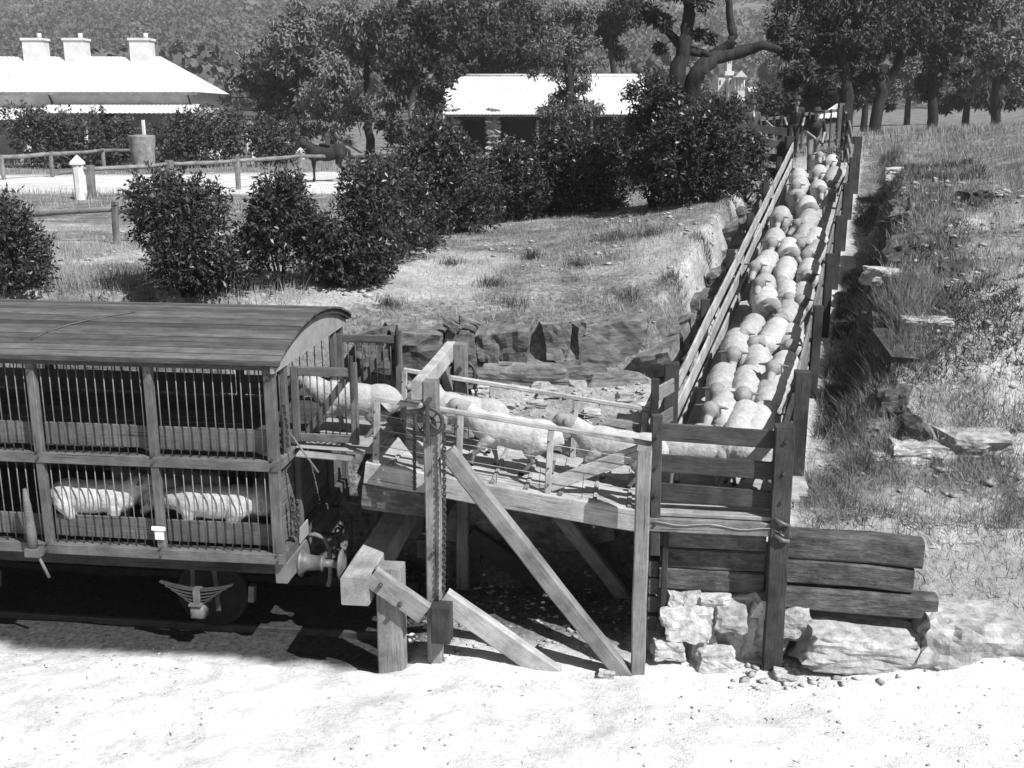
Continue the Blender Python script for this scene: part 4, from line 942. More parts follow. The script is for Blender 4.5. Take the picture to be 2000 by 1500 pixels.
for i, (px, w, h, y, lab) in enumerate(((1425, 3.6, 2.0, 52, 'dark bush behind the man in the suit'), (1505, 4.2, 2.7, 56, 'dark bush between the suited man and the man in the wide hat'), (1570, 4.2, 2.7, 54, 'dark bush behind the man in the wide hat'), (1615, 3.2, 2.2, 60, 'low dark bush beside the bright hut roof'), (1375, 3.2, 2.4, 58, 'dark bush below the long bare limb'))):
    b = uy(px, 240, y); b.z = gz(b.x, y); shrub(lab, b, w, h, 'leaf_dark', 620, .24, 400+i, 8, 'dark bushes behind the stock yard')
def tree(name, label, y, base, trunks, lobes, m='leaf_gum', bark='bark', leaf=.3, dens=1.0, seed=0, group='gum trees beyond the paddock', r0=.3):
    """lobes and trunk points are given as seen from the railway, all about the depth y"""
    rg = np.random.default_rng(seed+900); rr = random.Random(seed)
    bx = uy(base[0], base[1], y); bz = gz(bx.x, y); t = thing(name, label, 'tree', (bx.x, y, bz), 0, group); M = TM[t.name]; o = Vector((bx.x, y, bz))
    sc = y/FPX*1.02; L3 = []
    for (px, py, r) in lobes:
        dy = rr.uniform(-1, 1)*min(3.0, r*sc*.9); p = uy(px, py, y+dy); L3.append((p-o, r*sc))
    V = []; F_ = []
    def add(pts, rad, seg=7):
        vv, ff = sweep(pts, rad, seg); n = len(V); V.extend(vv); F_.extend([tuple(x+n for x in q) for q in ff])
    forks = []
    for tr_ in trunks:
        pts = [uy(px, py, y+rr.uniform(-.3, .3))-o for (px, py, _) in tr_]; rad = [q*r0 for (_, _, q) in tr_]
        if tr_[0][1] >= base[1]-1: pts[0] = Vector((pts[0].x, 0, -.2))
        fine = []; fr = []
        for i in range(len(pts)-1):
            for k in range(4):
                f = k/4; fine.append(pts[i].lerp(pts[i+1], f)+Vector((rr.uniform(-1, 1), rr.uniform(-1, 1), 0))*rad[i]*.22); fr.append(rad[i]*(1-f)+rad[i+1]*f)
        fine.append(pts[-1]); fr.append(rad[-1]); add(fine, fr, 9); forks += list(zip(fine[3:], fr[3:]))
    for (c, r) in L3:
        q, qr = min(forks, key=lambda z: (z[0]-c).length+(0 if z[0].z < c.z+.3 else 3)); mid = q.lerp(c, .5)+Vector((rr.uniform(-.2, .2), rr.uniform(-.2, .2), .12))*r
        k = min(qr*.6, .10*r+.02); add([q, mid, c], [k, k*.6, k*.2], 6)
        for j in range(3): e = c+Vector((rr.gauss(0, .5), rr.gauss(0, .5), rr.gauss(.1, .45)))*r; add([mid.lerp(c, .6), e], [k*.35, k*.1], 4)
    place('trunk', mesh('trunk', V, F_, bark, True), None, t, M)
    B = []; D = []; S = []
    for (c, r) in L3:
        nc = max(7, int(13*min(2.4, (r/1.2)))); n = int(110*dens)
        for j in range(nc):
            d = rg.normal(size=3); d /= np.linalg.norm(d); cc = np.array(c)+d*r*rg.uniform(.25, .95)*np.array((1, 1, .8)); cr = r*rg.uniform(.20, .38)
            p = cc+rg.normal(size=(n, 3))*cr*.55*np.array((1, 1, .8)); dd = rg.normal(size=(n, 3))*.8+np.array((0, 0, -.75)); dd /= np.linalg.norm(dd, axis=1)[:, None]
            B.append(p); D.append(dd); S.append(rg.uniform(.6, 1.3, n)*leaf)
    v, f = leaf_quads(np.vstack(B), np.vstack(D), np.concatenate(S), .34, .2, rg)
    place('crown', big_mesh('crown', v, f, m), None, t, M); return t
tree('gum_tree', 'tall thin-trunked gum rising beyond the horse', 66, (722, 292), [[(722, 296, 1), (720, 230, .8), (716, 150, .6), (722, 60, .4)]], [(655, 150, 52), (700, 100, 50), (765, 118, 46), (690, 215, 44), (745, 60, 48), (690, 40, 52), (630, 200, 45), (770, 190, 36), (760, 20, 40)], leaf=.36, seed=1)
tree('gum_tree', 'spreading grey gum right behind the house end', 72, (575, 288), [[(575, 290, 1), (570, 210, .8), (580, 120, .5)]], [(540, 190, 50), (590, 120, 58), (560, 90, 50), (625, 90, 50), (520, 240, 36), (600, 230, 46), (520, 130, 40), (650, 50, 44), (590, 40, 50), (470, 160, 30), (650, 260, 36)], leaf=.38, seed=2)
tree('gum_tree', 'dark gum with a pale trunk just left of the shed', 62, (812, 290), [[(812, 292, 1), (806, 220, .8), (812, 150, .6), (800, 80, .4)]], [(800, 100, 48), (850, 85, 50), (880, 140, 40), (790, 160, 42), (840, 200, 40), (860, 30, 50), (800, 30, 44), (770, 250, 34), (835, 255, 30)], 'leaf_dark', 'bark_pale', .32, seed=3)
tree('gum_tree', 'dark gum leaning over the ridge of the shed', 78, (905, 280), [[(905, 284, 1), (890, 200, .8), (893, 120, .7), (905, 50, .5)]], [(930, 85, 50), (985, 80, 52), (960, 130, 42), (1035, 110, 44), (905, 150, 36), (940, 20, 52), (1010, 20, 52), (1050, 60, 40), (900, 60, 36)], 'leaf_dark', 'bark', .38, seed=4)
tree('gum_tree', 'small-leaved light tree standing in front of the shed roof', 44, (1112, 330), [[(1112, 334, 1), (1108, 260, .8), (1115, 180, .6), (1105, 100, .4)]], [(1095, 85, 52), (1130, 70, 46), (1075, 140, 40), (1135, 145, 44), (1110, 195, 48), (1075, 205, 36), (1150, 205, 38), (1120, 245, 40), (1085, 30, 44), (1140, 20, 44)], leaf=.17, dens=1.3, seed=5)
tree('gum_tree', 'gum with drooping foliage beyond the right end of the shed', 70, (1230, 290), [[(1230, 292, 1), (1215, 200, .8), (1195, 120, .6), (1190, 60, .4)]], [(1185, 75, 32), (1210, 95, 26), (1180, 40, 36), (1230, 20, 44), (1270, 230, 36), (1225, 200, 30)], 'leaf_dark', leaf=.36, seed=6)
tree('gum_tree', 'forked leaning gum with a long bare limb above the shrubs', 36, (1318, 330), [[(1312, 334, 1), (1310, 240, .95), (1318, 165, .85), (1336, 95, .7), (1345, 40, .6), (1340, -20, .4)], [(1316, 320, .95), (1335, 215, .9), (1362, 140, .8), (1395, 112, .75), (1450, 100, .6), (1492, 88, .45), (1530, 100, .3)], [(1345, 180, .5), (1372, 122, .55), (1405, 100, .5), (1432, 82, .45), (1430, 55, .4), (1420, -10, .3)], [(1342, 98, .5), (1372, 104, .4), (1385, 108, .3)], [(1336, 95, .5), (1312, 70, .4), (1290, 50, .3)]],
     [(1300, 40, 30), (1345, -20, 50), (1270, 30, 26), (1420, -50, 46), (1545, 100, 28), (1288, 92, 12), (1362, 66, 10), (1388, 75, 9)], 'leaf_dark', 'bark', .2, seed=7, r0=.34)
tree('gum_tree', 'massive dark gum shading the yard behind the men', 44, (1655, 250), [[(1655, 254, 1), (1655, 190, .9), (1645, 120, .7), (1630, 50, .5)]], [(1545, 80, 42), (1590, 60, 56), (1565, 140, 38), (1640, 100, 50), (1690, 80, 46), (1600, 150, 42), (1655, 150, 36), (1545, 165, 18), (1705, 140, 28), (1560, 10, 56), (1640, 10, 60), (1700, 20, 50), (1515, 55, 26), (1590, 185, 22)], 'leaf_dark', 'bark', .22, 1.25, seed=8, r0=.32)
tree('gum_tree', 'forked gum standing in the dry grass beyond the yard', 52, (1718, 222), [[(1712, 226, 1), (1722, 180, .9), (1712, 140, .6), (1700, 90, .4)], [(1722, 185, .8), (1748, 135, .7), (1775, 95, .4)], [(1718, 175, .5), (1705, 160, .4)]], [(1740, 55, 46), (1795, 60, 44), (1705, 60, 40), (1765, 100, 26), (1755, 0, 56), (1820, 0, 50), (1700, 110, 20)], 'leaf_dark', 'bark', .25, seed=9, r0=.29)
tree('gum_tree', 'dark upright tree standing alone on the dry slope', 58, (1825, 225), [[(1825, 228, 1), (1822, 120, .7), (1820, 40, .4)]], [(1815, 60, 42), (1822, 115, 38), (1815, 170, 32), (1870, 80, 46), (1830, 0, 50), (1880, 10, 50), (1870, 150, 32)], 'leaf_dark', leaf=.3, seed=10)
tree('gum_tree', 'broad grey tree at the end of the grassy rise', 66, (1950, 225), [[(1950, 228, 1), (1945, 120, .7), (1950, 40, .4)]], [(1930, 90, 50), (1985, 80, 54), (1940, 20, 60), (1990, 150, 40), (1910, 150, 36)], leaf=.34, seed=11)
tree('gum_tree', 'soft grey tree across the valley road behind the forked gum', 98, (1775, 205), [[(1775, 207, 1), (1775, 170, .7), (1778, 130, .4)]], [(1765, 150, 26), (1795, 160, 24), (1780, 125, 24), (1750, 175, 18), (1800, 185, 16), (1850, 190, 20)], leaf=.45, dens=.7, seed=12)
for k, (px, py, r, lab) in enumerate(((1368, 165, 16, 'rounded tree below the bare limb'), (1498, 180, 14, 'small tree right of the church steps'), (1515, 120, 24, 'grey tree on the slope right of the church'), (1395, 190, 14, 'small dark tree left of the church wing'), (1290, 150, 26, 'tree seen between the shed end and the forked gum'), (460, 110, 30, 'pale tree on the slope behind the house roof'), (350, 90, 24, 'pale hillside tree behind the house chimneys'))):
    y = 150+12*k; tree('valley_tree', lab, y, (px, 205), [[(px, 207, 1), (px+2, py, .5)]], [(px, py, r), (px-r*.7, py+r*.6, r*.8), (px+r*.8, py+r*.5, r*.8), (px, py+r*1.1, r*.8)], leaf=.7, dens=.5, seed=30+k, group='trees across the valley')
tree('paddock_tree', 'bushy tree filling the gap behind the forked gum', 84, (1690, 212), [[(1690, 214, 1), (1692, 180, .6), (1690, 140, .4)]], [(1680, 190, 22), (1710, 185, 20), (1660, 180, 22), (1690, 150, 26), (1640, 200, 16), (1735, 200, 12)], 'leaf_dark', leaf=.4, dens=.8, seed=61)
tree('paddock_tree', 'bushy tree beyond the dark upright one on the right rise', 80, (1890, 215), [[(1890, 217, 1), (1890, 180, .6), (1892, 140, .4)]], [(1870, 195, 24), (1910, 190, 26), (1845, 200, 18), (1890, 160, 30), (1940, 200, 22), (1980, 195, 24)], 'leaf_dark', leaf=.4, dens=.8, seed=62)
# wooded hills far off: one mass
def far_wood():
    rg = np.random.default_rng(77); n = 4600; y = rg.uniform(170, 760, n); x = rg.uniform(-.62, .62, n)*y; z = terrain(x, y, False); k = 60
    keep = ~((np.abs(x/y-.206) < .05) & (y < 330)); keep &= vnoise(x, y, .012, 2) > .2; x, y, z = x[keep], y[keep], z[keep]; n = len(x)
    R = rg.uniform(2.8, 7.5, n); c = np.stack([x, y, z+R*.75], 1); d = rg.normal(size=(n, k, 3)); d /= np.linalg.norm(d, axis=2)[..., None]; d[..., 2] = np.abs(d[..., 2])*1.2-.3
    p = (c[:, None]+d*R[:, None, None]*rg.uniform(.55, 1, (n, k))[..., None]).reshape(-1, 3); dd = rg.normal(size=(n*k, 3)); dd /= np.linalg.norm(dd, axis=1)[:, None]
    v, f = leaf_quads(p-dd*.8, dd, np.repeat(R, k)*rg.uniform(.18, .36, n*k), .8, .3, rg)
    props(place('far_wood', big_mesh('far_wood', v, f, 'leaf_far')), 'scrubby woodland covering the far hillside', 'woodland', kind='stuff')
far_wood()

# ------------------------------------------------------------------ grass, weeds, gravel
def blades(name, label, cat, x, y, h, wd, m, lean=.45, seed=0, sink=.02):
    rg = np.random.default_rng(seed); n = len(x); z = terrain(x, y)-sink; a = rg.uniform(0, 2*math.pi, n); ln = rg.uniform(0, lean, n)*h
    b = np.stack([x, y, z], 1); s = np.stack([np.cos(a), np.sin(a), 0*a], 1)*(wd*.5)[:, None] if hasattr(wd, '__len__') else np.stack([np.cos(a), np.sin(a), 0*a], 1)*wd*.5
    a2 = rg.uniform(0, 2*math.pi, n); t = b+np.stack([np.cos(a2)*ln, np.sin(a2)*ln, h], 1); mdl = b*.5+t*.5+np.stack([-np.cos(a2)*ln, -np.sin(a2)*ln, 0*h], 1)*.16
    v = np.stack([b-s, b+s, mdl+s*.7, mdl-s*.7, t], 1).reshape(-1, 3); i = np.arange(n)*5
    f = np.vstack([np.stack([i, i+1, i+2], 1), np.stack([i, i+2, i+3], 1), np.stack([i+3, i+2, i+4], 1)])
    return props(place(name, big_mesh(name, v, f, m)), label, cat, kind='stuff')
def sample(n, x0, x1, y0, y1, seed, cond):
    rg = np.random.default_rng(seed); x = rg.uniform(x0, x1, n); y = rg.uniform(y0, y1, n); k = cond(x, y, rg); return x[k], y[k], rg
def sR(x, y): return (x-race_x(y))*.9452
def lab_(x, y): return x*UX+(y-11.75)*UY, -x*UY+(y-11.75)*UX
def c1(x, y, rg): return ((sR(x, y) < -1.05) | (y > 30)) & (lab_(x, y)[1] > 3.5) & (vnoise(x, y, .9, 3)*.6+vnoise(x, y, 3.1, 4)*.55 > rg.uniform(.25, .95, len(x)))
x, y, rg = sample(150000, -10.5, 8, 15, 33, 1, c1)
blades('dry_grass', 'short dry grass over the sloping paddock', 'grass', x, y, rg.uniform(.03, .15, len(x))*(.6+.9*vnoise(x, y, .7, 9)), .009, 'grass_dry', .9, 1)
def c2(x, y, rg): s = sR(x, y); return (s > 1.15) & (vnoise(x, y, .8, 5)*.6+vnoise(x, y, 2.7, 6)*.5 > rg.uniform(.2, .85, len(x))) & (lab_(x, y)[1] > .9)
x, y, rg = sample(150000, 3.5, 16, 12.4, 33, 2, c2)
blades('bank_grass', 'tufty dry grass on the bank above the race', 'grass', x, y, rg.uniform(.05, .26, len(x)), .009, 'grass_dry', .9, 2)
def c3(x, y, rg): s = sR(x, y); return (s > .95) & (s < np.where(y < 14, 4.6, 2.4)) & (lab_(x, y)[1] > .36) & (vnoise(x, y, 1.6, 15)*.6+vnoise(x, y, 4.5, 16)*.5 > rg.uniform(.25, .9, len(x)))
x, y, rg = sample(125000, 3.1, 7.8, 11.0, 16.6, 3, c3)
blades('tall_weeds', 'tall wiry weeds beside the foot of the race', 'weeds', x, y, (.03+.42*rg.uniform(0, 1, len(x))**2.2)*(.5+.7*vnoise(x, y, 1.1, 18)), .0065, 'weed', 1.3, 3)
def c7(x, y, rg): s = sR(x, y); return (s > .95) & (s < 3.6) & (vnoise(x, y, .55, 17)*.75+vnoise(x, y, 2.4, 19)*.45 > rg.uniform(.45, .85, len(x)))
x, y, rg = sample(130000, 4.0, 13, 14.0, 27, 7, c7)
blades('bank_scrub', 'dark low scrub matted over the cut bank', 'scrub', x, y, rg.uniform(.03, .2, len(x)), .016, 'scrub_dark', 1.6, 7)
# dark tussocks dotted over the paddock
rg = np.random.default_rng(61); X = []; Y = []; Hh_ = []
for (px, py, r, n) in ((1040, 505, .16, 260), (1195, 470, .35, 300), (1270, 460, .3, 260), (1320, 560, .3, 260), (1130, 520, .25, 150), (960, 560, .25, 160), (880, 520, .2, 120), (1380, 500, .25, 200), (760, 600, .2, 140), (1230, 585, .3, 200), (1000, 600, .3, 160), (1430, 440, .25, 160)):
    b = hit(px, py); X.append(rg.normal(b.x, r*.5, n)); Y.append(rg.normal(b.y, r*.5, n)); Hh_.append(rg.uniform(.05, .24, n))
x, y, h = map(np.concatenate, (X, Y, Hh_)); blades('tussocks', 'dark tussocks dotted over the paddock slope', 'grass', x, y, h, .011, 'scrub_dark', .9, 8)
def c4(x, y, rg): return (vnoise(x, y, 1.1, 22) > rg.uniform(.3, .8, len(x))) & (lab_(x, y)[1] > 3.6)
x, y, rg = sample(16000, -10.5, -3.2, 15.3, 21, 4, c4)
blades('long_grass', 'long pale grass between the shrubs behind the wagon', 'grass', x, y, rg.uniform(.12, .38, len(x)), .009, 'grass_dry', .5, 4)
def c5(x, y, rg): return ((np.abs(y-(45.6+.15*x)) > 5.8) | (x > 3)) & (vnoise(x, y, .3, 30) > rg.uniform(.15, .8, len(x)))
x, y, rg = sample(60000, -34, 26, 30, 62, 5, c5)
blades('meadow_grass', 'rough grass about the fences and the road', 'grass', x, y, rg.uniform(.1, .42, len(x)), .022, 'grass_dry', .6, 5)
def c6(x, y, rg): a, b = lab_(x, y); return (b < -.3) & (vnoise(x, y, 1.2, 40) > .68) | ((b > 1.9) & (b < 3.5) & (a > -1.2) & (a < 1.9) & (vnoise(x, y, 2.5, 41) > .55))
x, y, rg = sample(6000, -7, 6, 8.3, 15.5, 6, c6)
blades('bench_tufts', 'sparse tufts on the rocky bench and track side', 'grass', x, y, rg.uniform(.02, .09, len(x)), .007, 'weed', .9, 6)
def gravel():
    rg = np.random.default_rng(5); P = []
    def add(n, x0, x1, y0, y1, smin, smax, cond):
        x = rg.uniform(x0, x1, n); y = rg.uniform(y0, y1, n); k = cond(x, y); x, y = x[k], y[k]; s = smin+(smax-smin)*rg.uniform(0, 1, len(x))**4; P.append((x, y, s))
    add(5200, -10, 6, 15.2, 32, .012, .085, lambda x, y: (sR(x, y) < -1.2) & (vnoise(x, y, .8, 50) > .42))
    add(3200, 3.6, 10, 12.2, 26, .015, .10, lambda x, y: (sR(x, y) > 1.1) & (vnoise(x, y, .9, 51) > .4))
    add(3200, -8, 7, 8.2, 12.2, .005, .028, lambda x, y: (lab_(x, y)[1] < .2) & (vnoise(x, y, .8, 53) > .45))
    add(1500, -1.6, 2.0, 11.5, 15.4, .008, .06, lambda x, y: lab_(x, y)[0] < 1.5)
    add(380, 2.4, 6, 10.8, 12.2, .015, .08, lambda x, y: lab_(x, y)[1] < .2)
    x, y, s = [np.concatenate(q) for q in zip(*P)]; n = len(x); z = terrain(x, y); o = np.array([(1, 0, 0), (-1, 0, 0), (0, 1, 0), (0, -1, 0), (0, 0, 1), (0, 0, -1), (.6, .6, .5), (-.6, -.6, .5)], float)
    v = o[None]*rg.uniform(.45, 1.3, (n, 8, 3))*np.array((1.2, .9, .5)); a = rg.uniform(0, 6.28, n); ca, sa = np.cos(a)[:, None], np.sin(a)[:, None]
    v = np.stack([v[..., 0]*ca-v[..., 1]*sa, v[..., 0]*sa+v[..., 1]*ca, v[..., 2]], 2)*s[:, None, None]+np.stack([x, y, z+s*.15], 1)[:, None]
    t = np.array([(6, 2, 4), (0, 2, 6), (0, 6, 4), (2, 1, 4), (7, 4, 1), (1, 3, 7), (7, 3, 4), (3, 0, 4), (2, 0, 5), (1, 2, 5), (3, 1, 5), (0, 3, 5)])
    f = (np.arange(n)[:, None, None]*8+t[None]).reshape(-1, 3)
    props(place('gravel', big_mesh('gravel', v.reshape(-1, 3), f, 'stone_litter')), 'loose broken stones strewn over the cutting and paddock', 'gravel', kind='stuff')
gravel()
def litter():
    rg = np.random.default_rng(15); n = 1100; x = rg.uniform(-8, 6.5, n); y = 8.3+3.4*rg.uniform(0, 1, n)**.6; k = lab_(x, y)[1] < .1; x, y = x[k], y[k]; n = len(x)
    b = np.stack([x, y, terrain(x, y)+.006], 1); a = rg.uniform(0, 6.28, n); d = np.stack([np.cos(a), np.sin(a), rg.uniform(-.05, .25, n)], 1); v, f = leaf_quads(b, d/np.linalg.norm(d, axis=1)[:, None], .010+.07*rg.uniform(0, 1, n)**3, .16, .5, rg)
    props(place('litter', big_mesh('litter', v, f, 'scrub_dark')), 'twigs, bark and straw littering the bright ground by the track', 'litter', kind='stuff')
litter()

# ------------------------------------------------------------------ fences
def post_obj(f, p, h, w, m, pointed=False, lean=0, name='post'):
    o = beam(name, p-Vector((0, 0, .3)), p+Vector((lean, 0, h)), w, w, m, f, bev=w*.22, jit=w*.06)
    if pointed:
        c = p+Vector((lean, 0, h)); v = [(-w*.6, -w*.6, 0), (w*.6, -w*.6, 0), (w*.6, w*.6, 0), (-w*.6, w*.6, 0), (-w*.6, -w*.6, -.07), (w*.6, -w*.6, -.07), (w*.6, w*.6, -.07), (-w*.6, w*.6, -.07), (0, 0, w*.8)]
        place('post_cap', mesh('post_cap', v, [(0, 1, 8), (1, 2, 8), (2, 3, 8), (3, 0, 8), (0, 4, 5, 1), (1, 5, 6, 2), (2, 6, 7, 3), (3, 7, 4, 0), (4, 7, 6, 5)], m), None, o, Matrix.Translation(c))
    return o
def log_rail(f, a, b, r=.07, m='wood_grey', name='rail', sag=.03):
    pts = [a.lerp(b, t)+Vector((0, 0, -sag*math.sin(math.pi*t)+random.uniform(-.012, .012))) for t in np.linspace(0, 1, 7)]
    return tube(name, pts, [r*random.uniform(.85, 1.1) for _ in pts], m, f, 7)
def rail_fence(label, pts, top, r, m, white=()):
    """pts: (px, base py, top py, width)"""
    q = [(hit(px, by), px, ty, w) for (px, by, ty, w) in pts]; f = thing('rail_fence', label, 'fence', q[0][0]); prev = None
    for i, (b, px, ty, w) in enumerate(q):
        tz = uy(px, ty, b.y).z; h = max(.5, tz-b.z); post_obj(f, b, h, w, 'paint_white' if i in white else m, i in white)
        t = b+Vector((0, 0, h-top))
        if prev: log_rail(f, prev, t, r, m)
        prev = t
    return f
f1 = rail_fence('grey post and rail fence with one fat white post along the dusty road', [(158, 390, 317, .30), (181, 388, 323, .24), (335, 379, 313, .26), (466, 370, 307, .17), (588, 362, 298, .16), (681, 352, 297, .15), (775, 346, 292, .15)], .12, .075, 'wood_grey', (0,))
rail_fence('thin old post and rail fence in front of the house vines', [(8, 352, 302, .14), (103, 346, 296, .15), (204, 333, 290, .16), (304, 322, 287, .16), (386, 318, 281, .15), (480, 312, 277, .22)], .1, .09, 'wood_grey')
b = hit(228, 478); f2 = thing('rail_fence', 'leaning grey split post with sagging log rails left of the broad shrub', 'fence', b)
beam('post', b-Vector((0, 0, .2)), uy(224, 393, b.y-.1), .13, .11, 'wood_grey', f2, bev=.03, jit=.01)
t0 = uy(222, 408, b.y+.1); log_rail(f2, uy(-20, 424, b.y+.6), t0, .06, sag=.0); log_rail(f2, t0, uy(330, 403, b.y+.3), .055, sag=.02); b3 = hit(60, 470); beam('post', b3-Vector((0, 0, .2)), uy(58, 412, b3.y), .12, .1, 'wood_grey', f2, bev=.03)
# white gate and wall by the house
gp = [hit(488, 311), hit(555, 306), hit(641, 303)]
g = thing('paddock_gate', 'light wire gate between whitewashed posts beyond the horse', 'gate', gp[0])
for px, bb, ty in zip((488, 555, 641), gp, (264, 256, 264)): post_obj(g, bb, uy(px, ty, bb.y).z-bb.z, .30, 'paint_white', True)
for a_, b_ in ((0, 1), (1, 2)):
    for h in (.35, 1.5): beam('rail', gp[a_]+Vector((0, 0, h)), gp[b_]+Vector((0, 0, h)), .06, .07, 'wood_grey', g)
    rod('stay', gp[a_]+Vector((0, 0, .35)), gp[b_]+Vector((0, 0, 1.5)), .03, 'wood_grey', g)
beam('rail', gp[2]+Vector((0, 0, 1.45)), gp[2]+Vector((2.6, -.5, -.1)), .1, .1, 'wood_pale', g)
wl = uy(493, 300, 64.5); wl.z = gz(wl.x, wl.y); wr = uy(594, 300, 64.5); wr.z = gz(wr.x, wr.y)
lw = thing('low_wall', 'low whitewashed wall behind the gate posts', 'wall', wl); beam('wall', wl+Vector((0, 0, .4)), wr+Vector((0, 0, .4)), .25, 1.2, 'paint_white', lw)
# dark yard fence behind the shrubs
yf = thing('yard_fence', 'dark heavy board fence of the stock yard behind the shrubs', 'fence', (4, 28, gz(4, 28)))
Y0, Y1 = Vector((-.9, 27.4, 0)), Vector((7.0, 28.6, 0)); N = 5
for i in range(N+1):
    p = Y0.lerp(Y1, i/N); p.z = gz(p.x, p.y); beam('post', p-Vector((0, 0, .3)), p+Vector((0, 0, 1.38)), .2, .2, 'wood_dark', yf)
for i in range(N):
    a_, b_ = Y0.lerp(Y1, i/N), Y0.lerp(Y1, (i+1)/N); a_.z = gz(a_.x, a_.y); b_.z = gz(b_.x, b_.y)
    for h in (.25, .6, .95, 1.28): beam('board', a_+Vector((0, -.1, h)), b_+Vector((0, -.1, h)), .06, .2, 'wood_dark', yf)
# yard corner above the race: slanting panel, back gate, swing gate
yc = thing('yard_fence', 'slanting board panel joining the race fence to the yard gate', 'fence', (9.4, 30.5, gz(9.4, 30.5)))
A, B = Vector((8.62, 27.9, 0)), Vector((10.05, 33.4, 0))
for t in (.5, 1.0):
    p = A.lerp(B, t); p.z = gz(p.x, p.y); beam('post', p-Vector((0, 0, .3)), p+Vector((0, 0, 1.32)), .17, .17, 'wood_dark', yc)
for i in range(2):
    a_, b_ = A.lerp(B, i/2), A.lerp(B, (i+1)/2); a_.z = max(gz(a_.x, a_.y), 4.2); b_.z = gz(b_.x, b_.y)
    for h in (.3, .68, 1.05): beam('board', a_+Vector((0, 0, h)), b_+Vector((0, 0, h)), .05, .18, 'wood_grey', yc)
bg_ = thing('yard_gate', 'upright-barred wooden gate closing the yard behind the men', 'gate', (9.2, 34, gz(9.2, 34)))
for x in (7.2, 8.6, 10.1):
    z = gz(x, 34); beam('post', (x, 34, z-.3), (x, 34, z+1.4), .16, .16, 'wood_grey', bg_)
for h in (.3, 1.2): beam('rail', (7.2, 33.95, gz(7.2, 34)+h), (10.1, 33.95, gz(10.1, 34)+h), .05, .09, 'wood_grey', bg_)
for k in range(13):
    x = 7.4+k*.215; z = gz(x, 34); beam('bar', (x, 33.9, z+.15), (x, 33.9, z+1.25), .05, .03, 'wood_dark', bg_)
sg = thing('swing_gate', 'small pale swing gate standing open at the head of the race', 'gate', (7.3, 29.2, gz(7.3, 29.2)))
p = Vector((7.1, 28.3, gz(7.1, 28.3))); q = Vector((6.95, 30.2, gz(6.95, 30.2)))
beam('post', p-Vector((0, 0, .3)), p+Vector((0, 0, 1.25)), .18, .18, 'wood_dark', sg)
for h in (.3, .7, 1.12): beam('rail', p+Vector((.02, .05, h)), q+Vector((0, 0, h)), .04, .08, 'wood_pale', sg)
for t in (.3, .65, 1): beam('upright', p.lerp(q, t)+Vector((0, 0, .25)), p.lerp(q, t)+Vector((0, 0, 1.18)), .06, .04, 'wood_pale', sg)
# ------------------------------------------------------------------ buildings
def slab(name, pts, th, m, parent):
    """flat panel with thickness from a planar outline"""
    P = [Vector(p) for p in pts]; n = (P[1]-P[0]).cross(P[-1]-P[0]).normalized()*th; o = P[0]; k = len(P)
    v = [p-o for p in P]+[p-o-n for p in P]; f = [tuple(range(k)), tuple(range(2*k-1, k-1, -1))]+[(i, i+k, (i+1) % k+k, (i+1) % k) for i in range(k)]
    return place(name, mesh(name, v, f, m), None, parent, Matrix.Translation(o))
def box(name, x0, x1, y0, y1, z0, z1, m, parent):
    c = Vector((x0, y0, z0)); X, Y, Z = x1-x0, y1-y0, z1-z0
    v = [(0, 0, 0), (X, 0, 0), (X, Y, 0), (0, Y, 0), (0, 0, Z), (X, 0, Z), (X, Y, Z), (0, Y, Z)]
    return place(name, mesh(name, v, [(3, 2, 1, 0), (4, 5, 6, 7), (0, 1, 5, 4), (1, 2, 6, 5), (2, 3, 7, 6), (3, 0, 4, 7)], m), None, parent, Matrix.Translation(c))
def corrugated(name, a, b, c, d, parent, pitch=.16, amp=.03, m='roof_iron'):
    """iron sheeting between the eave a-b and the ridge d-c"""
    a, b, c, d = [Vector(q) for q in (a, b, c, d)]; n = (b-a).cross(d-a).normalized(); k = int((b-a).length/pitch)*2; v = []; f = []
    for i in range(k+1):
        t = i/k; w = n*(amp if i % 2 else -amp)*.5
        v += [a.lerp(b, t)+w-a, d.lerp(c, t)+w-a, a.lerp(b, t)+w-a-n*.02, d.lerp(c, t)+w-a-n*.02]
    for i in range(k):
        j = i*4; f += [(j, j+4, j+5, j+1), (j+3, j+7, j+6, j+2), (j, j+2, j+6, j+4), (j+1, j+5, j+7, j+3)]
    return place(name, mesh(name, v, f, m), None, parent, Matrix.Translation(a))
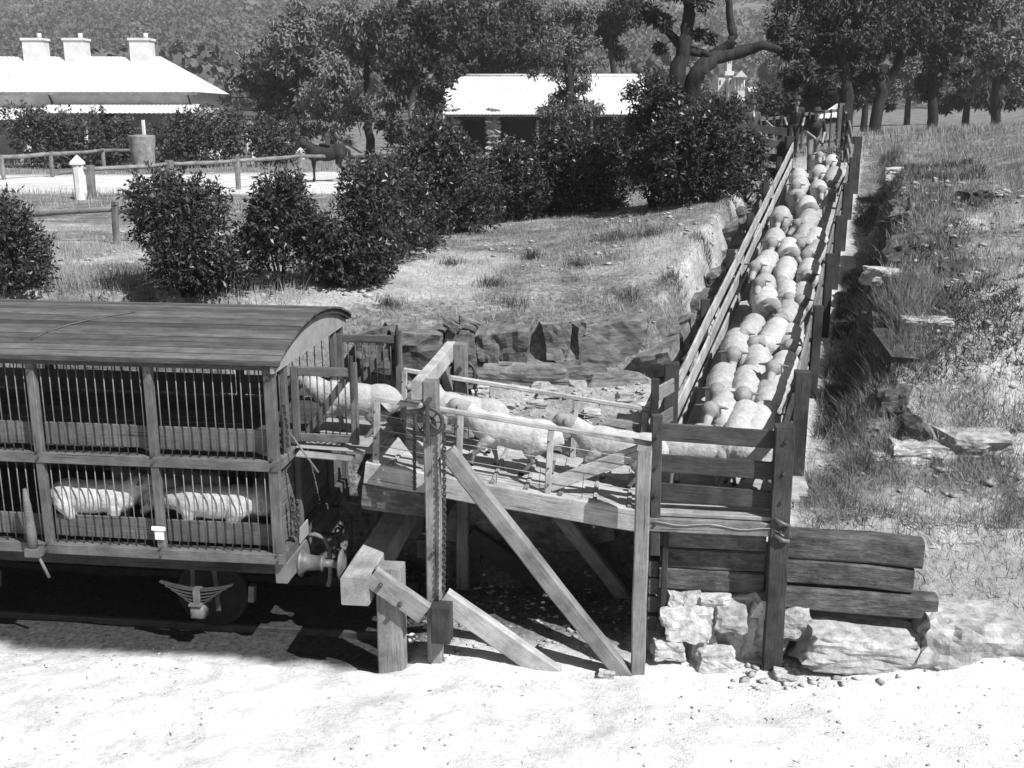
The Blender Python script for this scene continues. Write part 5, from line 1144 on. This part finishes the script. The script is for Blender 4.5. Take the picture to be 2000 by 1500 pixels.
def build_house():
    y0, y1 = 60.0, 67.0; x0, x1 = -44.0, -17.0; zg = gz(-22, 60); ze = 7.05; zr = 9.05; ym = 63.5
    h = thing('homestead', 'long white-roofed homestead with hipped iron roof, chimneys and verandah', 'house', (-25, 64, zg))
    box('wall', x0+.5, x1-.5, y0+.5, y1-.5, zg-.5, ze, 'plaster', h)
    r0, r1 = x0+3, x1-2.9
    corrugated('roof', (x0, y0, ze), (x1, y0, ze), (r1, ym, zr), (r0, ym, zr), h, .3); corrugated('roof', (x1, y1, ze), (x0, y1, ze), (r0, ym, zr), (r1, ym, zr), h, .3)
    corrugated('roof', (x1, y0, ze), (x1, y1, ze), (r1, ym+.02, zr), (r1, ym-.02, zr), h, .3); corrugated('roof', (x0, y1, ze), (x0, y0, ze), (r0, ym-.02, zr), (r0, ym+.02, zr), h, .3)
    beam('gutter', (x0, y0-.05, ze-.1), (x1+.05, y0-.05, ze-.1), .12, .14, 'wood_grey', h)
    for px in (72, 152, 279):
        x = uy(px, 110, ym).x; c = box('chimney', x-.55, x+.55, ym-.5, ym+.5, zr-1.2, zr+.85, 'plaster', h); box('chimney_cap', x-.62, x+.62, ym-.57, ym+.57, zr+.85, zr+.97, 'plaster', c)
        rod('chimney_pot', (x+.25, ym, zr+.97), (x+.25, ym, zr+1.25), .14, 'plaster', c, .12)
    corrugated('verandah_roof', (x0, y0-3.2, 5.62), (x1+.8-8.8, y0-3.2, 5.62), (x1-8.8, y0+.45, 6.25), (x0, y0+.45, 6.25), h, .25)
    corrugated('verandah_roof', (x1-8.2, y0-2.6, 5.95), (x1+.6, y0-2.6, 5.95), (x1, y0+.45, 6.42), (x1-8.2, y0+.45, 6.42), h, .25)
    for k in range(9): x = x0+1+k*3.0; beam('verandah_post', (x, y0-3.0, zg-.2), (x, y0-3.0, 5.6), .14, .14, 'paint_white', h)
    for k in range(6):
        x = x0+6+k*4.0; wd = box('window', x-.5, x+.5, y0+.42, y0+.52, zg+.9, zg+2.6, 'dark_inside', h)
        for (q0, q1, z0, z1) in ((-.6, -.5, .8, 2.7), (.5, .6, .8, 2.7), (-.5, .5, 2.6, 2.7), (-.5, .5, .8, .9)): box('frame', x+q0, x+q1, y0+.38, y0+.5, zg+z0, zg+z1, 'paint_white', wd)
    for x in (-41, -33, -25, -17.5): beam('eave_bracket', (x, y0+.45, ze-.6), (x, y0+.02, ze-.1), .08, .08, 'wood_dark', h)
    return h
build_house()
for i, (px, py, w, h, lab) in enumerate(((60, 292, 4.8, 2.9, 'dark vine mass over the long part of the verandah'), (160, 290, 4.6, 2.8, 'leafy vine hanging along the verandah left of the tank'), (350, 288, 3.6, 2.6, 'vine bush right of the round tank'), (430, 286, 4.0, 2.9, 'thick vine below the right end of the house roof'), (535, 284, 3.2, 2.2, 'bushy shrub between the house and the gate posts'), (230, 292, 2.0, 2.3, 'narrow vine column beside the tank'))):
    b = uy(px, py, 54.5+.4*i); b.z = gz(b.x, b.y); shrub(lab, b, w, h, 'leaf_vine', 520, .26, 200+i, 8, 'vines and bushes about the homestead')
def build_tank():
    b = uy(279, 296, 51.5); b.z = gz(b.x, b.y); t = thing('water_tank', 'round corrugated iron water tank on a low base beside the vines', 'tank', b)
    prof = []
    for k in range(29): prof.append((k*.05+.25, .50+.012*(k % 2)+.004*k))
    place('tank_shell', lathe_mesh('tank_shell', [(0.25, .1)]+prof+[(1.66, .52), (1.70, .1)], 'tank_iron', 24), None, t, axis_matrix(b, b+Vector((0, 0, 1))))
    beam('stand', b+Vector((-.6, 0, .1)), b+Vector((.6, 0, .1)), 1.0, .3, 'wood_grey', t)
build_tank()
def build_shed():
    y0, y1 = 63.0, 69.5; x0 = uy(862, 222, y0).x; x1 = uy(1272, 222, y0).x; ze = 5.88; zr = 8.1; zg = gz(0, 63); ym = 66.4
    s = thing('open_shed', 'open-fronted stone shed with pale iron roof behind the shrubs', 'shed', ((x0+x1)/2, 66, zg))
    corrugated('roof', (x0, y0, ze), (x1, y0, ze), (x1, ym, zr), (x0+.05, ym, zr), s, .2); corrugated('roof', (x1, y1+.4, ze), (x0, y1+.4, ze), (x0+.05, ym, zr), (x1, ym, zr), s, .2)
    rod('ridge_cap', (x0, ym, zr+.02), (x1, ym, zr+.02), .09, 'roof_iron', s)
    beam('gutter', (x0, y0-.06, ze-.08), (x1, y0-.06, ze-.08), .1, .12, 'wood_dark', s)
    box('back_wall', x0+.3, x1-.3, y1-.4, y1, zg-.4, ze, 'brick_dark', s)
    for x in (x0+.35, x1-.75): box('end_wall', x, x+.4, y0+.9, y1-.4, zg-.4, ze+.2, 'stonework', s)
    rr = random.Random(3); st_ = [rock_mesh(.30, .28, .17, 'stonework', 500+k, 2, .06) for k in range(5)]
    for (xa, xb) in ((x0+.35, x0+.95), (x0+2.6, x0+3.25)):
        pr_ = box('pier', xa+.05, xb-.05, y0+.35, y0+.85, zg-.4, ze-.25, 'stonework', s)
        for k in range(9):
            for q in range(2): place('stone', st_[rr.randrange(5)], None, pr_, Matrix.Translation((xa+.15+q*(xb-xa-.3), y0+.45, zg+.1+k*.3)) @ Matrix.Rotation(rr.choice((0, math.pi)), 4, 'Z'))
    beam('lintel', (x0+.3, y0+.5, ze-.2), (x1-.3, y0+.5, ze-.2), .2, .24, 'wood_dark', s)
    for x in (x0+5.5, x0+8.6): beam('post', (x, y0+.5, zg-.3), (x, y0+.5, ze-.3), .14, .14, 'wood_pale', s)
    # gable ends
    for x in (x0+.4, x1-.4): slab('gable', [(x, y0+.8, ze-.02), (x, y1-.3, ze-.02), (x, ym, zr-.2)], .15, 'wood_dark', s)
    return s
build_shed()
def cottage(label, px, py, y, w, h, d, roof=1.4, chim=True, gable=False):
    c = uy(px, py, y); zg = gz(c.x, y)-.3; x0, x1 = c.x-w/2, c.x+w/2; ze = c.z-roof; t = thing('cottage', label, 'house', (c.x, y, zg)); ym = y+d/2
    box('wall', x0+.2, x1-.2, y+.2, y+d-.2, zg, ze, 'brick_dark', t)
    if gable:
        corrugated('roof', (x0, y+d, ze), (x0, y, ze), (c.x, y, c.z), (c.x, y+d, c.z), t, .3); corrugated('roof', (x1, y, ze), (x1, y+d, ze), (c.x, y+d, c.z), (c.x, y, c.z), t, .3); slab('gable', [(x0+.2, y+.2, ze), (x1-.2, y+.2, ze), (c.x, y+.2, c.z-.1)], .1, 'plaster', t)
    else:
        corrugated('roof', (x0, y, ze), (x1, y, ze), (x1, ym, c.z), (x0, ym, c.z), t, .3); corrugated('roof', (x1, y+d, ze), (x0, y+d, ze), (x0, ym, c.z), (x1, ym, c.z), t, .3)
    if chim: box('chimney', c.x-.35, c.x+.35, ym-.35, ym+.35, c.z-.3, c.z+1.1, 'plaster', t)
    for q in (-.28, .28): box('window', c.x+w*q-.4, c.x+w*q+.4, y+.12, y+.22, zg+1, max(zg+1.6, ze-.5), 'dark_inside', t)
    return t
cottage('white-roofed cottage with a chimney beyond the man in the wide hat', 1547, 179, 205, 4.0, 3, 4, 1.1)
cottage('tiny white-roofed hut right below the church', 1476, 169, 285, 3.2, 3, 5, 1.3, False)
def yard_hut():
    y = 46; t = thing('lean_to_hut', 'bright sloping iron roof of a low hut behind the yard gate', 'shed', (13.4, y, gz(13.4, y)))
    a, b, c, d = uy(1588, 233, y), uy(1640, 228, y), uy(1637, 203, y+2.2), uy(1634, 203, y+2.2); corrugated('roof', a, b, c, d, t, .15)
    box('wall', a.x+.2, b.x-.1, y+.15, y+2.0, gz(13, y)-.2, a.z-.1, 'brick_dark', t)
yard_hut()
def build_church():
    y = 300; sc = y/FPX*1.02; q = lambda px, py, dy=0: uy(px, py, y+dy)
    t = thing('church', 'white church with pedimented front and slender tower on the far slope', 'church', (q(1432, 200).x, y, gz(q(1432, 200).x, y)))
    def bx(name, px0, px1, py0, py1, d0, d1, m='plaster', par=t):
        a, b = q(px0, py1), q(px1, py0); return box(name, a.x, b.x, y+d0, y+d1, a.z, b.z, m, par)
    bx('hall', 1421, 1452, 152, 205, 0, 14); bx('wing', 1405, 1421, 151, 205, 3, 12)
    tw = bx('tower', 1425, 1437, 92, 143, 4, 6.2); bx('tower_base', 1421, 1439, 138, 146, 3.5, 7); bx('louvre', 1428, 1430.5, 113, 122, 3.9, 4.05, 'dark_inside', tw); bx('louvre', 1432, 1434, 113, 122, 3.9, 4.05, 'dark_inside', tw)
    ap = q(1431, 72, 5); c0 = q(1424, 92, 4); c1_ = q(1438, 92, 4); v = [(c0.x, y+3.8, c0.z), (c1_.x, y+3.8, c0.z), (c1_.x, y+6.4, c0.z), (c0.x, y+6.4, c0.z), (ap.x, y+5.1, ap.z)]; o = Vector(v[0])
    place('spire', mesh('spire', [Vector(p)-o for p in v], [(0, 1, 4), (1, 2, 4), (2, 3, 4), (3, 0, 4), (3, 2, 1, 0)], 'plaster'), None, t, Matrix.Translation(o))
    for px in (1434, 1440, 1446, 1451): cl = q(px, 172); rod('column', (cl.x, y-.9, q(px, 178).z), (cl.x, y-.9, q(px, 152).z), .32, 'plaster', t, .27, 10)
    a, b, c = q(1432, 151), q(1456, 151), q(1436, 138); slab('pediment', [(a.x, y-1.3, a.z), (b.x, y-1.3, b.z), ((a.x+b.x)/2, y-1.3, c.z)], -1.2, 'plaster', t); bx('entablature', 1431, 1457, 149, 152.5, -1.4, -.1)
    bx('steps', 1436, 1452, 178, 206, -2, 0); bx('door', 1440, 1443, 158, 174, -.15, .05, 'dark_inside'); bx('window', 1425, 1428, 156, 165, -.1, .05, 'dark_inside'); bx('window', 1409, 1412, 156, 165, 2.9, 3.05, 'dark_inside')
build_church()

# ------------------------------------------------------------------ the summer air over the valley
def build_haze():
    v = [(x, y, z) for z in (-6, 150) for (x, y) in ((-720, -60), (720, -60), (720, 1230), (-720, 1230))]
    me = mesh('haze', v, [(3, 2, 1, 0), (4, 5, 6, 7), (0, 1, 5, 4), (1, 2, 6, 5), (2, 3, 7, 6), (3, 0, 4, 7)])
    m = bpy.data.materials.new('haze'); m.use_nodes = True; n = m.node_tree.nodes; n.clear()
    o = n.new('ShaderNodeOutputMaterial'); pv = n.new('ShaderNodeVolumePrincipled'); pv.inputs['Color'].default_value = (.9, .9, .9, 1); pv.inputs['Density'].default_value = .0007; pv.inputs['Anisotropy'].default_value = .3
    m.node_tree.links.new(pv.outputs[0], o.inputs['Volume']); me.materials.append(m)
    props(place('haze', me), 'thin pale summer haze over the valley', 'haze', kind='stuff')
build_haze()
